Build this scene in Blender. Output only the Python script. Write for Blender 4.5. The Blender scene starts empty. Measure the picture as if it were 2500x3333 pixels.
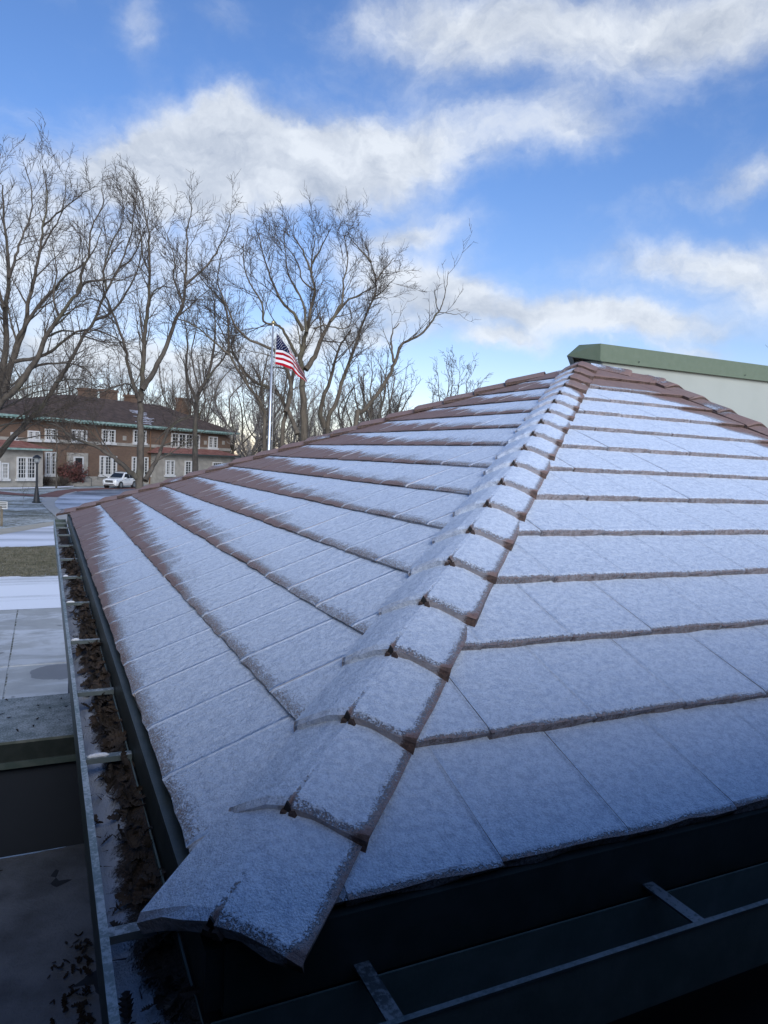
import bpy, bmesh, math, random
import numpy as np
from mathutils import Vector, Matrix, Quaternion
from mathutils import noise as mnoise
random.seed(7); np.random.seed(7)
R = math.radians
scene = bpy.context.scene
C = scene.collection

# ------------------------------------------------------------------ camera
CAM = Vector((-0.26873, -1.11911, 0.79100))
YAW, PIT, ROL = R(25.29104), R(4.14853), R(-2.62163)
FPX = 2347.26                      # focal length in photo pixels (2500 x 3333)
FW = Vector((math.cos(PIT)*math.sin(YAW), math.cos(PIT)*math.cos(YAW), -math.sin(PIT)))
_rt = Vector((math.cos(YAW), -math.sin(YAW), 0)); _dn = FW.cross(_rt)
RT = math.cos(ROL)*_rt + math.sin(ROL)*_dn
DN = -math.sin(ROL)*_rt + math.cos(ROL)*_dn
camd = bpy.data.cameras.new('camera'); cam = bpy.data.objects.new('camera', camd); C.objects.link(cam)
camd.sensor_fit = 'VERTICAL'; camd.sensor_height = 36; camd.lens = FPX/3333*36
camd.clip_start = 0.02; camd.clip_end = 2000
cam.matrix_world = Matrix(((RT.x, -DN.x, -FW.x, CAM.x), (RT.y, -DN.y, -FW.y, CAM.y), (RT.z, -DN.z, -FW.z, CAM.z), (0, 0, 0, 1)))
scene.camera = cam
def ray(px, py): return RT*((px-1250)/FPX) + DN*((py-1666.5)/FPX) + FW        # depth 1
def at(px, py, d): return CAM + ray(px, py)*d                                   # point at depth d
def on_z(px, py, z): r = ray(px, py); return CAM + r*((z-CAM.z)/r.z)
def on_plane(px, py, p0, n): r = ray(px, py); return CAM + r*((p0-CAM).dot(n)/r.dot(n))

# ------------------------------------------------------------------ node helper
class S:
    def __init__(s, nt, k): s.nt = nt; s.k = k
    def _m(s, op, *a):
        n = s.nt.nodes.new('ShaderNodeMath'); n.operation = op
        for i, v in enumerate((s,)+a):
            if isinstance(v, S): s.nt.links.new(v.k, n.inputs[i])
            else: n.inputs[i].default_value = v
        return S(s.nt, n.outputs[0])
    def __add__(s, o): return s._m('ADD', o)
    __radd__ = __add__
    def __mul__(s, o): return s._m('MULTIPLY', o)
    __rmul__ = __mul__
    def __sub__(s, o): return s._m('SUBTRACT', o)
    def __rsub__(s, o): return (s*-1)+o
    def __truediv__(s, o): return s._m('DIVIDE', o)
    def mx(s, o): return s._m('MAXIMUM', o)
    def mn(s, o): return s._m('MINIMUM', o)
    def ab(s): return s._m('ABSOLUTE')
    def pw(s, e): return s._m('POWER', e)
    def exp(s): return s._m('EXPONENT')
    def fr(s): return s._m('FRACT')
    def fl(s): return s._m('FLOOR')
    def sm(s, a, b, lo=0., hi=1.):
        n = s.nt.nodes.new('ShaderNodeMapRange'); n.interpolation_type = 'SMOOTHSTEP'
        s.nt.links.new(s.k, n.inputs[0])
        for i, v in enumerate((a, b, lo, hi)):
            if isinstance(v, S): s.nt.links.new(v.k, n.inputs[i+1])
            else: n.inputs[i+1].default_value = v
        return S(s.nt, n.outputs[0])
    def lin(s, a, b, lo=0., hi=1.):
        r = s.sm(a, b, lo, hi); r.k.node.interpolation_type = 'LINEAR'; return r
def node(nt, t, **kw):
    n = nt.nodes.new(t)
    for k, v in kw.items(): setattr(n, k, v)
    return n
def noise(nt, vec, scale, detail=3, rough=.55, dist=0., col=False):
    n = node(nt, 'ShaderNodeTexNoise'); n.inputs['Scale'].default_value = scale
    n.inputs['Detail'].default_value = detail; n.inputs['Roughness'].default_value = rough; n.inputs['Distortion'].default_value = dist
    if vec is not None: nt.links.new(vec.k if isinstance(vec, S) else vec, n.inputs['Vector'])
    return n.outputs['Color'] if col else S(nt, n.outputs['Fac'])
def scalev(nt, vec, sc):
    n = node(nt, 'ShaderNodeVectorMath', operation='MULTIPLY'); nt.links.new(vec, n.inputs[0]); n.inputs[1].default_value = sc
    return n.outputs[0]
def dotv(nt, vec, d):
    n = node(nt, 'ShaderNodeVectorMath', operation='DOT_PRODUCT'); nt.links.new(vec, n.inputs[0]); n.inputs[1].default_value = d
    return S(nt, n.outputs['Value'])
def sepv(nt, vec):
    n = node(nt, 'ShaderNodeSeparateXYZ'); nt.links.new(vec, n.inputs[0]); return [S(nt, o) for o in n.outputs]
def comb(nt, x, y, z):
    n = node(nt, 'ShaderNodeCombineXYZ')
    for i, v in enumerate((x, y, z)):
        if isinstance(v, S): nt.links.new(v.k, n.inputs[i])
        else: n.inputs[i].default_value = v
    return n.outputs[0]
def mixc(nt, f, a, b):
    n = node(nt, 'ShaderNodeMix', data_type='RGBA')
    for sock, v in ((n.inputs[0], f), (n.inputs[6], a), (n.inputs[7], b)):
        if isinstance(v, S): nt.links.new(v.k, sock)
        elif isinstance(v, (tuple, list)): sock.default_value = (*v[:3], 1)
        elif isinstance(v, (int, float)): sock.default_value = v
        else: nt.links.new(v, sock)
    return n.outputs[2]

# ------------------------------------------------------------------ world: sky with broken cloud
SUN_EL, SUN_AZ = R(27), R(186)          # azimuth of the sun measured from +Y towards +X: behind the camera
world = bpy.data.worlds.new('World'); scene.world = world; world.use_nodes = True
nt = world.node_tree; nt.nodes.clear()
sky = node(nt, 'ShaderNodeTexSky', sky_type='NISHITA'); sky.sun_disc = False
sky.sun_elevation = SUN_EL; sky.sun_rotation = SUN_AZ; sky.altitude = 200; sky.air_density = 1.0; sky.dust_density = .2; sky.ozone_density = 2.6
tc = node(nt, 'ShaderNodeTexCoord'); D = tc.outputs['Generated']
nD = node(nt, 'ShaderNodeVectorMath', operation='NORMALIZE'); nt.links.new(D, nD.inputs[0]); D = nD.outputs[0]
# domain warp so that cloud edges come out ragged
def warp(vec, sc, amp, det):
    w = noise(nt, vec, sc, det, .6, col=True)
    a = node(nt, 'ShaderNodeVectorMath', operation='SUBTRACT'); nt.links.new(w, a.inputs[0]); a.inputs[1].default_value = (.5, .5, .5)
    b = node(nt, 'ShaderNodeVectorMath', operation='MULTIPLY_ADD'); nt.links.new(a.outputs[0], b.inputs[0]); b.inputs[1].default_value = (amp,)*3
    nt.links.new(vec, b.inputs[2]); return b.outputs[0]
W = warp(D, 4.0, .16, 7)
# cloud banks: (px, py, half-width, half-height, tilt deg, weight) given as directions of the real sky
BANKS = [(600, 500, 210, 95, -28, 1.25), (860, 500, 300, 105, 4, 1.2), (1200, 500, 300, 115, 0, .95), (1600, 455, 300, 75, -4, .62), (1870, 420, 110, 90, 20, .42),
 (720, 620, 300, 85, 4, .9), (1150, 640, 240, 60, 0, .45), (430, 590, 90, 60, -30, .7), (1330, 765, 180, 52, -8, .95),
 (1600, 150, 330, 130, 10, .50), (1980, 60, 520, 100, -6, .72), (2350, 40, 300, 100, -14, .50), (1350, 40, 200, 60, 0, .3), (460, 90, 50, 100, 10, .45), (720, 40, 70, 50, 0, .35),
 (2250, 830, 300, 70, -8, .95), (2480, 900, 140, 70, 0, .8), (2280, 600, 300, 55, -16, .36), (2480, 550, 110, 50, -16, .45),
 (1420, 960, 220, 95, 0, 1.0), (1700, 1040, 400, 80, 0, 1.1), (2080, 1060, 310, 55, -3, .9), (1640, 1150, 180, 42, 0, 1.0), (2250, 1140, 100, 26, 0, .8),
 (120, 760, 300, 200, -20, .9), (450, 960, 300, 120, 0, .6), (120, 1190, 430, 90, 0, 1.1), (700, 1200, 420, 100, 0, 1.0), (1150, 1120, 260, 60, 0, .9), (1150, 880, 240, 90, 0, .65), (650, 800, 260, 70, 0, .5), (1000, 1090, 220, 50, 0, .5)]
dens = None
for (px, py, hw, hh, tl, wt) in BANKS:
    r = ray(px, py).normalized(); ca, sa = math.cos(R(tl)), math.sin(R(tl))
    ea = (RT*ca + DN*sa); ea = (ea - r*ea.dot(r)).normalized(); eb = r.cross(ea).normalized()
    cosd = ray(px, py).length
    qa = dotv(nt, W, ea*(FPX*cosd/hw/cosd**2)) - float(r.dot(ea)); qb = dotv(nt, W, eb*(FPX*cosd/hh/cosd**2))
    g = ((qa*qa + qb*qb)*-1.3).exp()*(wt*.88)
    g = g*dotv(nt, D, r).sm(.3, .6)
    dens = g if dens is None else dens + g
Dx, Dy, Dz = sepv(nt, D)
# elsewhere the same broken cloud carries on
outf = 1 - dotv(nt, D, FW).sm(.70, .86)
flat = comb(nt, Dx/(Dz.mx(.03)+.25), Dy/(Dz.mx(.03)+.25), 0.)
dens = dens + outf*noise(nt, flat, 1.6, 4, .55).sm(.50, .76)*.8
n1 = noise(nt, scalev(nt, W, (1, 1, 1.7)), 7.5, 9, .60, .3); n2 = noise(nt, scalev(nt, D, (1, 1, 1.5)), 24, 7, .62)
cover = dens*(.55 + n1*.9) + (n1-.5)*.55 + (n2-.5)*.28
alpha = cover.sm(.05, 1.08)*.93
thick = cover.sm(.7, 1.7)
# lit tops, greyer bellies: relief taken from the cloud's own billows
up = node(nt, 'ShaderNodeVectorMath', operation='ADD'); nt.links.new(W, up.inputs[0]); up.inputs[1].default_value = (-.012, -.02, .035)
n1b = noise(nt, scalev(nt, up.outputs[0], (1, 1, 1.7)), 7.5, 9, .60, .3)
relief = ((n1 - n1b)*3.0 + .55 - (thick-.5)*.25).mx(0.).mn(1.)
ccol = mixc(nt, relief, (2.8, 3.15, 3.75), (4.8, 5.1, 5.5))
skyc = mixc(nt, 1., (0, 0, 0), sky.outputs[0])
tint = node(nt, 'ShaderNodeMix', data_type='RGBA', blend_type='MULTIPLY'); tint.inputs[0].default_value = 1
nt.links.new(sky.outputs[0], tint.inputs[6]); nt.links.new(mixc(nt, Dz.sm(.02, .45), (.88, .80, .86), (.63, .78, 1.02)), tint.inputs[7])
col = mixc(nt, alpha, tint.outputs[2], ccol)
bg = node(nt, 'ShaderNodeBackground'); nt.links.new(col, bg.inputs[0]); bg.inputs[1].default_value = .10
wo = node(nt, 'ShaderNodeOutputWorld'); nt.links.new(bg.outputs[0], wo.inputs[0])
world.cycles.sampling_method = 'MANUAL'; world.cycles.sample_map_resolution = 512

sund = bpy.data.lights.new('sun', 'SUN'); sund.energy = 1.8; sund.angle = R(40); sund.color = (1, .97, .94)
sun = bpy.data.objects.new('sun', sund); C.objects.link(sun)
sd = Vector((math.sin(SUN_AZ)*math.cos(SUN_EL), math.cos(SUN_AZ)*math.cos(SUN_EL), math.sin(SUN_EL)))
sun.rotation_euler = sd.to_track_quat('Z', 'Y').to_euler()
scene.view_settings.view_transform = 'Standard'; scene.view_settings.look = 'None'
scene.view_settings.gamma = 1; scene.view_settings.use_curve_mapping = False; scene.view_settings.exposure = 0.82
scene.cycles.max_bounces = 6; scene.cycles.diffuse_bounces = 4; scene.cycles.use_denoising = True

# ------------------------------------------------------------------ object helpers
def tag(o, label=None, cat=None, group=None, kind=None):
    for k, v in (('label', label), ('category', cat), ('group', group), ('kind', kind)):
        if v: o[k] = v
    return o
def link(o, parent=None):
    C.objects.link(o)
    if parent is not None: o.parent = parent
    return o
def empty(name, loc=(0, 0, 0), rz=0, **kw):
    o = bpy.data.objects.new(name, None); o.location = loc; o.rotation_euler = (0, 0, rz); o.empty_display_size = .2
    return tag(link(o), **kw)
def me(name, v, f, mat=None, uv=None, smooth=False):
    m = bpy.data.meshes.new(name); m.from_pydata([tuple(x) for x in v], [], f)
    if uv is not None:
        l = m.uv_layers.new(name='tile')
        li = np.empty(len(m.loops), dtype=np.int32); m.loops.foreach_get('vertex_index', li)
        l.data.foreach_set('uv', np.asarray(uv, dtype=np.float32)[li].ravel())
    if mat: m.materials.append(mat)
    if smooth: m.polygons.foreach_set('use_smooth', [True]*len(m.polygons))
    m.update(); return m
def ob(name, m, parent=None, loc=None, mw=None, **kw):
    o = bpy.data.objects.new(name, m); link(o, parent)
    if loc is not None: o.location = loc
    if mw is not None: o.matrix_basis = mw
    return tag(o, **kw)
class MB:
    """collects boxes, prisms and tubes into one mesh"""
    def __init__(s): s.v = []; s.f = []
    def poly(s, pts, faces):
        n = len(s.v); s.v += [Vector(p) for p in pts]; s.f += [tuple(i+n for i in f) for f in faces]; return s
    def box(s, a, b, M=None):
        (x0, y0, z0), (x1, y1, z1) = a, b
        p = [Vector((x, y, z)) for z in (z0, z1) for x, y in ((x0, y0), (x1, y0), (x1, y1), (x0, y1))]
        if M is not None: p = [M @ q for q in p]
        return s.poly(p, [(3, 2, 1, 0), (4, 5, 6, 7), (0, 1, 5, 4), (1, 2, 6, 5), (2, 3, 7, 6), (3, 0, 4, 7)])
    def obox(s, o, ex, ey, ez):
        p = [o+ex*a+ey*b+ez*c for c in (0, 1) for a, b in ((0, 0), (1, 0), (1, 1), (0, 1))]
        return s.poly(p, [(3, 2, 1, 0), (4, 5, 6, 7), (0, 1, 5, 4), (1, 2, 6, 5), (2, 3, 7, 6), (3, 0, 4, 7)])
    def prism(s, pts, ext):
        n = len(pts); ext = Vector(ext); p = [Vector(q) for q in pts]; p += [q+ext for q in p]
        return s.poly(p, [tuple(range(n-1, -1, -1)), tuple(range(n, 2*n))]+[(i, (i+1) % n, (i+1) % n+n, i+n) for i in range(n)])
    def tube(s, pts, rad, n=8, caps=True):
        pts = [Vector(p) for p in pts]; N = len(pts); base = len(s.v)
        ref = Vector((.31, .47, .83))
        for i, p in enumerate(pts):
            t = (pts[min(i+1, N-1)]-pts[max(i-1, 0)]).normalized(); a = t.cross(ref).normalized(); b = t.cross(a)
            r = rad[i] if isinstance(rad, (list, tuple)) else rad
            s.v += [p+(a*math.cos(2*math.pi*k/n)+b*math.sin(2*math.pi*k/n))*r for k in range(n)]
        for i in range(N-1):
            s.f += [(base+i*n+k, base+i*n+(k+1) % n, base+(i+1)*n+(k+1) % n, base+(i+1)*n+k) for k in range(n)]
        if caps: s.f += [tuple(base+k for k in range(n-1, -1, -1)), tuple(base+(N-1)*n+k for k in range(n))]
        return s
    def build(s, name, mat, parent=None, smooth=False, **kw):
        m = me(name, s.v, s.f, mat, smooth=smooth); bm = bmesh.new(); bm.from_mesh(m); bmesh.ops.recalc_face_normals(bm, faces=bm.faces); bm.to_mesh(m); bm.free()
        return ob(name, m, parent, **kw)

# ------------------------------------------------------------------ materials
def mat(name):
    m = bpy.data.materials.new(name); m.use_nodes = True; nt = m.node_tree
    b = nt.nodes['Principled BSDF']; return m, nt, b
def setc(nt, b, col):
    if isinstance(col, (tuple, list)): b.inputs['Base Color'].default_value = (*col[:3], 1)
    else: nt.links.new(col, b.inputs['Base Color'])
def bump(nt, b, h, strength=.4, dist=.01):
    n = node(nt, 'ShaderNodeBump'); n.inputs['Strength'].default_value = strength; n.inputs['Distance'].default_value = dist
    nt.links.new(h.k, n.inputs['Height']); nt.links.new(n.outputs[0], b.inputs['Normal'])
def simple(name, c1, c2=None, scale=6., rough=.7, metal=0., bs=0., bscale=40., detail=5, spec=.4, lo=.35, hi=.65):
    m, nt, b = mat(name); p = node(nt, 'ShaderNodeNewGeometry').outputs['Position']
    if c2: setc(nt, b, mixc(nt, noise(nt, p, scale, detail).sm(lo, hi), c1, c2))
    else: setc(nt, b, c1)
    b.inputs['Roughness'].default_value = rough; b.inputs['Metallic'].default_value = metal; b.inputs['Specular IOR Level'].default_value = spec
    if bs: bump(nt, b, noise(nt, p, bscale, 4), bs, .02)
    return m
SNOW = (.84, .87, .91)
def clay_snow(name, kind):
    m, nt, b = mat(name)
    g = node(nt, 'ShaderNodeNewGeometry'); P = g.outputs['Position']; x, y, z = sepv(nt, P)
    nz = sepv(nt, g.outputs['True Normal'])[2]
    uvn = node(nt, 'ShaderNodeUVMap'); uvn.uv_map = 'tile'; u, v, _ = sepv(nt, uvn.outputs[0])
    rnd = S(nt, node(nt, 'ShaderNodeObjectInfo').outputs['Random'])
    fine = noise(nt, P, 210, 2, .6); mid = noise(nt, P, 55, 3, .6); lowf = noise(nt, P, 2.6, 3, .5); grain = noise(nt, P, 480, 1, .5)
    streak = noise(nt, comb(nt, u*34. + rnd*60., v*2.2, x*.15+y*.15), 1.0, 3, .55)
    if kind == 'left':
        Dh = (8.16 - x - y + (lowf-.5)*1.6)/x.lin(0., 3.4, 1.6, .42)
        j = 1 - (u.ab() - .1635).ab().sm(.002, .020)              # along the side joints
        ea = 1-v.sm(.0, .070)
        fl = Dh.lin(1.35, 3.8, -.08, 1.0)
        vb = Dh.lin(.7, 2.6, .28, .10) + (streak-.5)*.30
        top = (v - vb).sm(-.03, .05)
        cov = top.mx(fl + (streak-.5)*.7*(1-fl.mx(0.).mn(1.))) + j*.55*(Dh.sm(.3, 1.6)) - ea*Dh.sm(2.6, 5.2, .80, .40)*1.0
        cov = cov - v.sm(.20, .0)*Dh.sm(5.6, 2.8)*.25
        dj = ((1 - (u + .163).ab().sm(.0, .008))*.26 + (1 - (u - .157).ab().sm(.0, .006))*.20)*noise(nt, P, 4.3, 2).sm(.38, .6)*Dh.sm(1.5, 3.)
        cov = cov - dj
    elif kind == 'right':
        Dh = (4.72 - x) + (lowf-.5)*.5 - v*.6 + (y-2.4).mx(0.)*-.12
        ea = 1-v.sm(.0, .022)
        cov = 1.08*Dh.sm(.05, .45) - ea*.75
        cov = cov*y.sm(3.42, 3.30) + (streak-.5)*.15
        dj = (1 - (u + .160).ab().sm(.0, .009))*.16*noise(nt, P, 3.1, 2).sm(.40, .6)
        cov = cov - dj + (1 - (u - .156).ab().sm(.0, .012))*.12
    elif kind == 'hip':
        # u > 0 is the wing on the right-hand slope, v runs up the hip from the butt
        ew = u.sm(.105, .155)
        ea = 1-v.sm(.0, .05)
        tp = x.sm(3.05, 3.45)
        cov = 1.1 - ew*.85 - ea*.62*u.sm(-.03, .02, .45, 1.) - (1-u.ab().sm(.0, .010))*(1-v.sm(.05, .22))*.55 - tp*u.sm(-.02, .03)*1.5 - x.sm(3.5, 3.9)*.8
    else:                                                          # bare caps along the far edges
        cov = (lowf-.56)*3 + .25 - v.sm(.1, .0)*.3
    patch = noise(nt, P, 5.5, 3, .6).sm(.50, .62)*.62
    face = nz.sm(.55, .80)
    if kind in ('left', 'right'): face = face.mx(patch)
    if kind == 'hip': face = face.mx(u.sm(.0, -.03)*.80*x.sm(3.2, 2.2)*x.sm(.02, .12)*u.sm(-.150, -.138))
    cov = cov + (mid-.5)*.46 + (lowf-.5)*.12
    spk = (fine-.5)*1.25 + (grain-.5)*.55
    if kind == 'left': spk = spk*(1 + Dh.sm(1.2, 2.6)*.45)
    mask = (cov + spk).sm(.36, .62)*face
    c1 = mixc(nt, noise(nt, P, 9, 5, .6), (.200, .130, .112), (.330, .245, .218))
    clay = mixc(nt, rnd*.45, c1, (.235, .140, .120))
    clay = mixc(nt, nz.sm(.75, .5)*.85, clay, mixc(nt, noise(nt, P, 70, 4).sm(.4, .6), (.050, .038, .032), (.115, .075, .060)))   # steep faces: darker, mottled clay
    clay = mixc(nt, noise(nt, P, 90, 3).sm(.52, .75)*.5, clay, (.11, .066, .055))
    sn = mixc(nt, (noise(nt, P, 260, 3, .7)*.6+mid*.4).sm(.38, .60), (.50, .59, .72), (.77, .86, .97))
    wet = mixc(nt, (cov+spk*.4).sm(.1, .5)*.55, clay, (.62, .60, .62))   # thin dusting before the full cover
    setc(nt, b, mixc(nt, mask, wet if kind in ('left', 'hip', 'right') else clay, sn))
    b.inputs['Roughness'].default_value = .72; b.inputs['Specular IOR Level'].default_value = .3
    joint = (1 - (u.ab() - .1635).ab().sm(.0, .014)) if kind in ('left', 'right') else u*0.
    h = joint*.7 + mask*(.55 + fine*.45 + mid*.5) + (1-mask)*noise(nt, P, 120, 4)*.5
    bump(nt, b, h + noise(nt, P, 18, 3)*.9, 1.0, .010)
    return m
M = {}
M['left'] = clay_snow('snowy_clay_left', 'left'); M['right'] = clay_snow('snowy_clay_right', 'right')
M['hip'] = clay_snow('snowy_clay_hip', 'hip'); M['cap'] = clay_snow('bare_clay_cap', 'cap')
def butt_mat():
    m, nt, b = mat('clay_nib'); P = node(nt, 'ShaderNodeNewGeometry').outputs['Position']
    setc(nt, b, mixc(nt, noise(nt, P, 60, 4), (.05, .034, .029), (.11, .076, .062))); b.inputs['Roughness'].default_value = .85
    bump(nt, b, noise(nt, P, 150, 4), .6, .004); return m
M['nib'] = butt_mat()
M['deck'] = simple('roof_felt', (.03, .028, .027))
def painted(name, c, wear, frost=.0, rough=.45):
    m, nt, b = mat(name); g = node(nt, 'ShaderNodeNewGeometry'); P = g.outputs['Position']; nz = sepv(nt, g.outputs['True Normal'])[2]
    base = mixc(nt, noise(nt, P, 14, 5).sm(.35, .7), c, wear)
    if frost:
        fm = (noise(nt, P, 90, 4, .65)+noise(nt, P, 7, 3)*.5).sm(.68, .86)*nz.sm(.7, .95)*frost
        base = mixc(nt, fm, base, (.72, .76, .80))
    setc(nt, b, base); b.inputs['Roughness'].default_value = rough
    bump(nt, b, noise(nt, P, 30, 3), .12, .01); return m
M['gutter'] = painted('green_gutter_paint', (.085, .125, .115), (.125, .160, .150), 0)
M['rim'] = painted('frosted_gutter_rim', (.16, .22, .22), (.22, .28, .28), .45)
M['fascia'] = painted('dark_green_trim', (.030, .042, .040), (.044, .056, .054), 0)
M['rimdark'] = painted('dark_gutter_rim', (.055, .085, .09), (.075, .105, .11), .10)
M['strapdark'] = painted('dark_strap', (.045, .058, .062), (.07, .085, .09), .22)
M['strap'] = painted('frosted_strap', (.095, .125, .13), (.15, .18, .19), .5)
M['coping'] = painted('sage_green_coping', (.128, .168, .112), (.142, .182, .126), 0, .4)
M['tower'] = simple('pale_stucco', (.36, .39, .355), (.39, .42, .385), 1.3, .8)
M['lowcoping'] = painted('weathered_grey_coping', (.155, .185, .165), (.24, .27, .25), .45)
M['brick'] = simple('dark_building_brick', (.026, .026, .029), (.036, .036, .039), 8, .9)
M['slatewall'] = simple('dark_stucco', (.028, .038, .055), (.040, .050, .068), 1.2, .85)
M['thinsnow'] = simple('thin_darkened_snow', (.10, .115, .14), (.22, .25, .30), 2.2, .85, bs=.4, bscale=60)  # thin snow over grey, colour also darkened for the shaded well

# ------------------------------------------------------------------ parenting that keeps world places
def wm(o):
    w = o.matrix_basis.copy()
    if o.parent: w = wm(o.parent) @ o.matrix_parent_inverse @ w
    return w
def link(o, parent=None):
    C.objects.link(o)
    if parent is not None:
        o.parent = parent; o.matrix_parent_inverse = wm(parent).inverted()
    return o
GZ = -4.2
# ================================================================== the snowy tiled roof
PP = R(22.9543); cp, sp, tp = math.cos(PP), math.sin(PP), math.tan(PP)
EX, TW, TH = 0.33, 0.327, 0.021           # exposure, tile width, tile thickness
AX, LY, RX = 4.08, 8.16, 4.72             # apex, far end of the left eave, verge on the right
roofb = empty('tiled_roof_building', (2, 2, GZ), label='low building with a snow dusted reddish clay tile hip roof and green gutters', cat='building')
FL = Matrix(((0, cp, -sp, 0), (1, 0, 0, 0), (0, sp, cp, 0), (0, 0, 0, 1)))    # left face: u -> +Y, v -> up slope, n
FL = Matrix(((0, cp, -sp, 0), (-1, 0, 0, 0), (0, sp, cp, 0), (0, 0, 0, 1)))   # right-handed: u -> -Y
FR = Matrix(((1, 0, 0, 0), (0, cp, -sp, 0), (0, sp, cp, 0), (0, 0, 0, 1)))
def tile_geo(seed, TH=.021):
    rg = random.Random(seed); us = [-.5, -.22, .03, .27, .5]; vs = [0, .016, .17, EX+.035]; v = []; uv = []
    lift = rg.uniform(-.0015, .003); tw = rg.uniform(-.0025, .0025)
    for lay in (0, 1):
        for j, b in enumerate(vs):
            for i, a in enumerate(us):
                u = a*(TW-.0008); nn = TH*(1-b/EX)+lift*(1-b/EX)+tw*a*(1-b/EX); vv = b
                if j == 0: vv += rg.uniform(-.005, .005); nn -= .004+rg.uniform(0, .003)
                if i in (0, 4): u += rg.uniform(-.0008, .0004); nn -= .0010
                if lay: nn -= TH-.001; vv += (rg.uniform(-.002, .006) if j == 0 else 0)
                v.append((u, vv, nn)); uv.append((u, b if j else 0.))
    W = 5; f = []; o = 20
    for j in range(3):
        for i in range(4):
            a = j*W+i; f.append((a, a+1, a+W+1, a+W))
    for i in range(4): f.append((i+o, i+1+o, i+1, i))
    for j in range(3):
        a = j*W; f.append((a+o, a, a+W, a+W+o)); a += 4; f.append((a, a+o, a+W+o, a+W))
    return v, f, uv
VAR = {}
for face in ('left', 'right'):
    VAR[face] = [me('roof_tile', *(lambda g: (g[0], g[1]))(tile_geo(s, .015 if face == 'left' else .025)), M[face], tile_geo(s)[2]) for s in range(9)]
def clip_mesh(src, planes):
    bm = bmesh.new(); bm.from_mesh(src)
    for co, no in planes:
        bmesh.ops.bisect_plane(bm, geom=bm.verts[:]+bm.edges[:]+bm.faces[:], plane_co=co, plane_no=no, clear_outer=True)
        if not bm.faces: bm.free(); return None
    m = src.copy(); bm.to_mesh(m); bm.free(); return m
rt_ = random.Random(3)
def lay(face):
    F = FL if face == 'left' else FR; out = []
    for k in range(13):
        v0 = k*EX
        off = (.222 if k % 2 == 0 else .057)
        for i in range(-1, 27):
            if face == 'left':
                yc = off+.05+TW*(i+.5); a = -yc
                lo, hi = yc-TW/2, yc+TW/2
                if hi < v0*cp-.05 or lo > LY-v0*cp+.02: continue
                org = Matrix.Translation((0, 0, 0)) @ F @ Matrix.Translation((a, v0, 0))
                pl = []
                # y = -(a+u) ; hip: y >= (v0+v)cp ; far: y <= LY-(v0+v)cp
                if lo < (v0+EX+.04)*cp: pl.append((Vector((-a-v0*cp, 0, 0)), Vector((1, cp, 0))))
                if hi > LY-(v0+EX+.04)*cp: pl.append((Vector((-a-LY+v0*cp, 0, 0)), Vector((-1, cp, 0))))
            else:
                xc = off+TW*(i+.5); lo, hi = xc-TW/2, xc+TW/2; a = xc
                if hi < v0*cp-.05 or lo > RX: continue
                if lo > 2*4.19-v0*cp: continue
                org = F @ Matrix.Translation((a, v0, 0)); pl = []
                if lo < (v0+EX+.04)*cp: pl.append((Vector((v0*cp-a, 0, 0)), Vector((-1, cp, 0))))
                if hi > RX: pl.append((Vector((RX-a, 0, 0)), Vector((1, 0, 0))))
                if hi > 8.38-(v0+EX+.04)*cp: pl.append((Vector((8.38-v0*cp-a, 0, 0)), Vector((1, cp, 0))))
            src = rt_.choice(VAR[face]); m = src
            if pl:
                m = clip_mesh(src, pl)
                if m is None or not m.polygons: continue
            out.append((m, org, rt_.uniform(-.002, .002)))
    return out
def seen(w, m):
    p = w @ Vector((0, .15, .02)) - CAM; d = p.dot(FW)
    if d < .1: return -1
    x, y = p.dot(RT)/d*FPX, p.dot(DN)/d*FPX
    return 1/d if abs(x) < 1420 and abs(y) < 1800 else -1/d
allt = [(f, *t) for f in ('left', 'right') for t in lay(f)]
allt.sort(key=lambda t: -seen(t[2], t[1]))
rest = {'left': [], 'right': []}
for i, (f, m, w, jz) in enumerate(allt):
    w = w @ Matrix.Translation((0, jz, 0)) @ Matrix.Rotation(jz*3, 4, 'Z')
    if i < 296: ob('roof_tile', m, roofb, mw=w)
    else: rest[f].append((m, w))
for f, lst in rest.items():
    if not lst: continue
    bm = bmesh.new()
    for m, w in lst:
        t = m.copy(); t.transform(w); bm.from_mesh(t)
    mm = bpy.data.meshes.new('more_roof_tiles'); bm.to_mesh(mm); bm.free(); mm.materials.append(M[f])
    ob('far_roof_tile', mm, roofb, kind='stuff')
# roof deck under the tiles, all four slopes
ap = Vector((AX, AX, AX*tp-.03)); cs = [Vector((.03, .03, -.03)), Vector((8.1, .03, -.03)), Vector((8.1, LY-.03, -.03)), Vector((.03, LY-.03, -.03))]
MB().poly([cs[0], Vector((RX-.02, .03, -.03)), Vector((RX-.02, RX-.64, (RX-1.0)*tp-.04)), ap, cs[3], Vector((RX-.02, LY-.03, -.03)), Vector((RX-.02, LY-RX+.64, (RX-1.0)*tp-.04))],
          [(0, 1, 2, 3), (4, 0, 3), (5, 4, 3, 6), (1, 5, 6, 2), (6, 3, 2)]).build('roof_deck', M['deck'], roofb)

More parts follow.
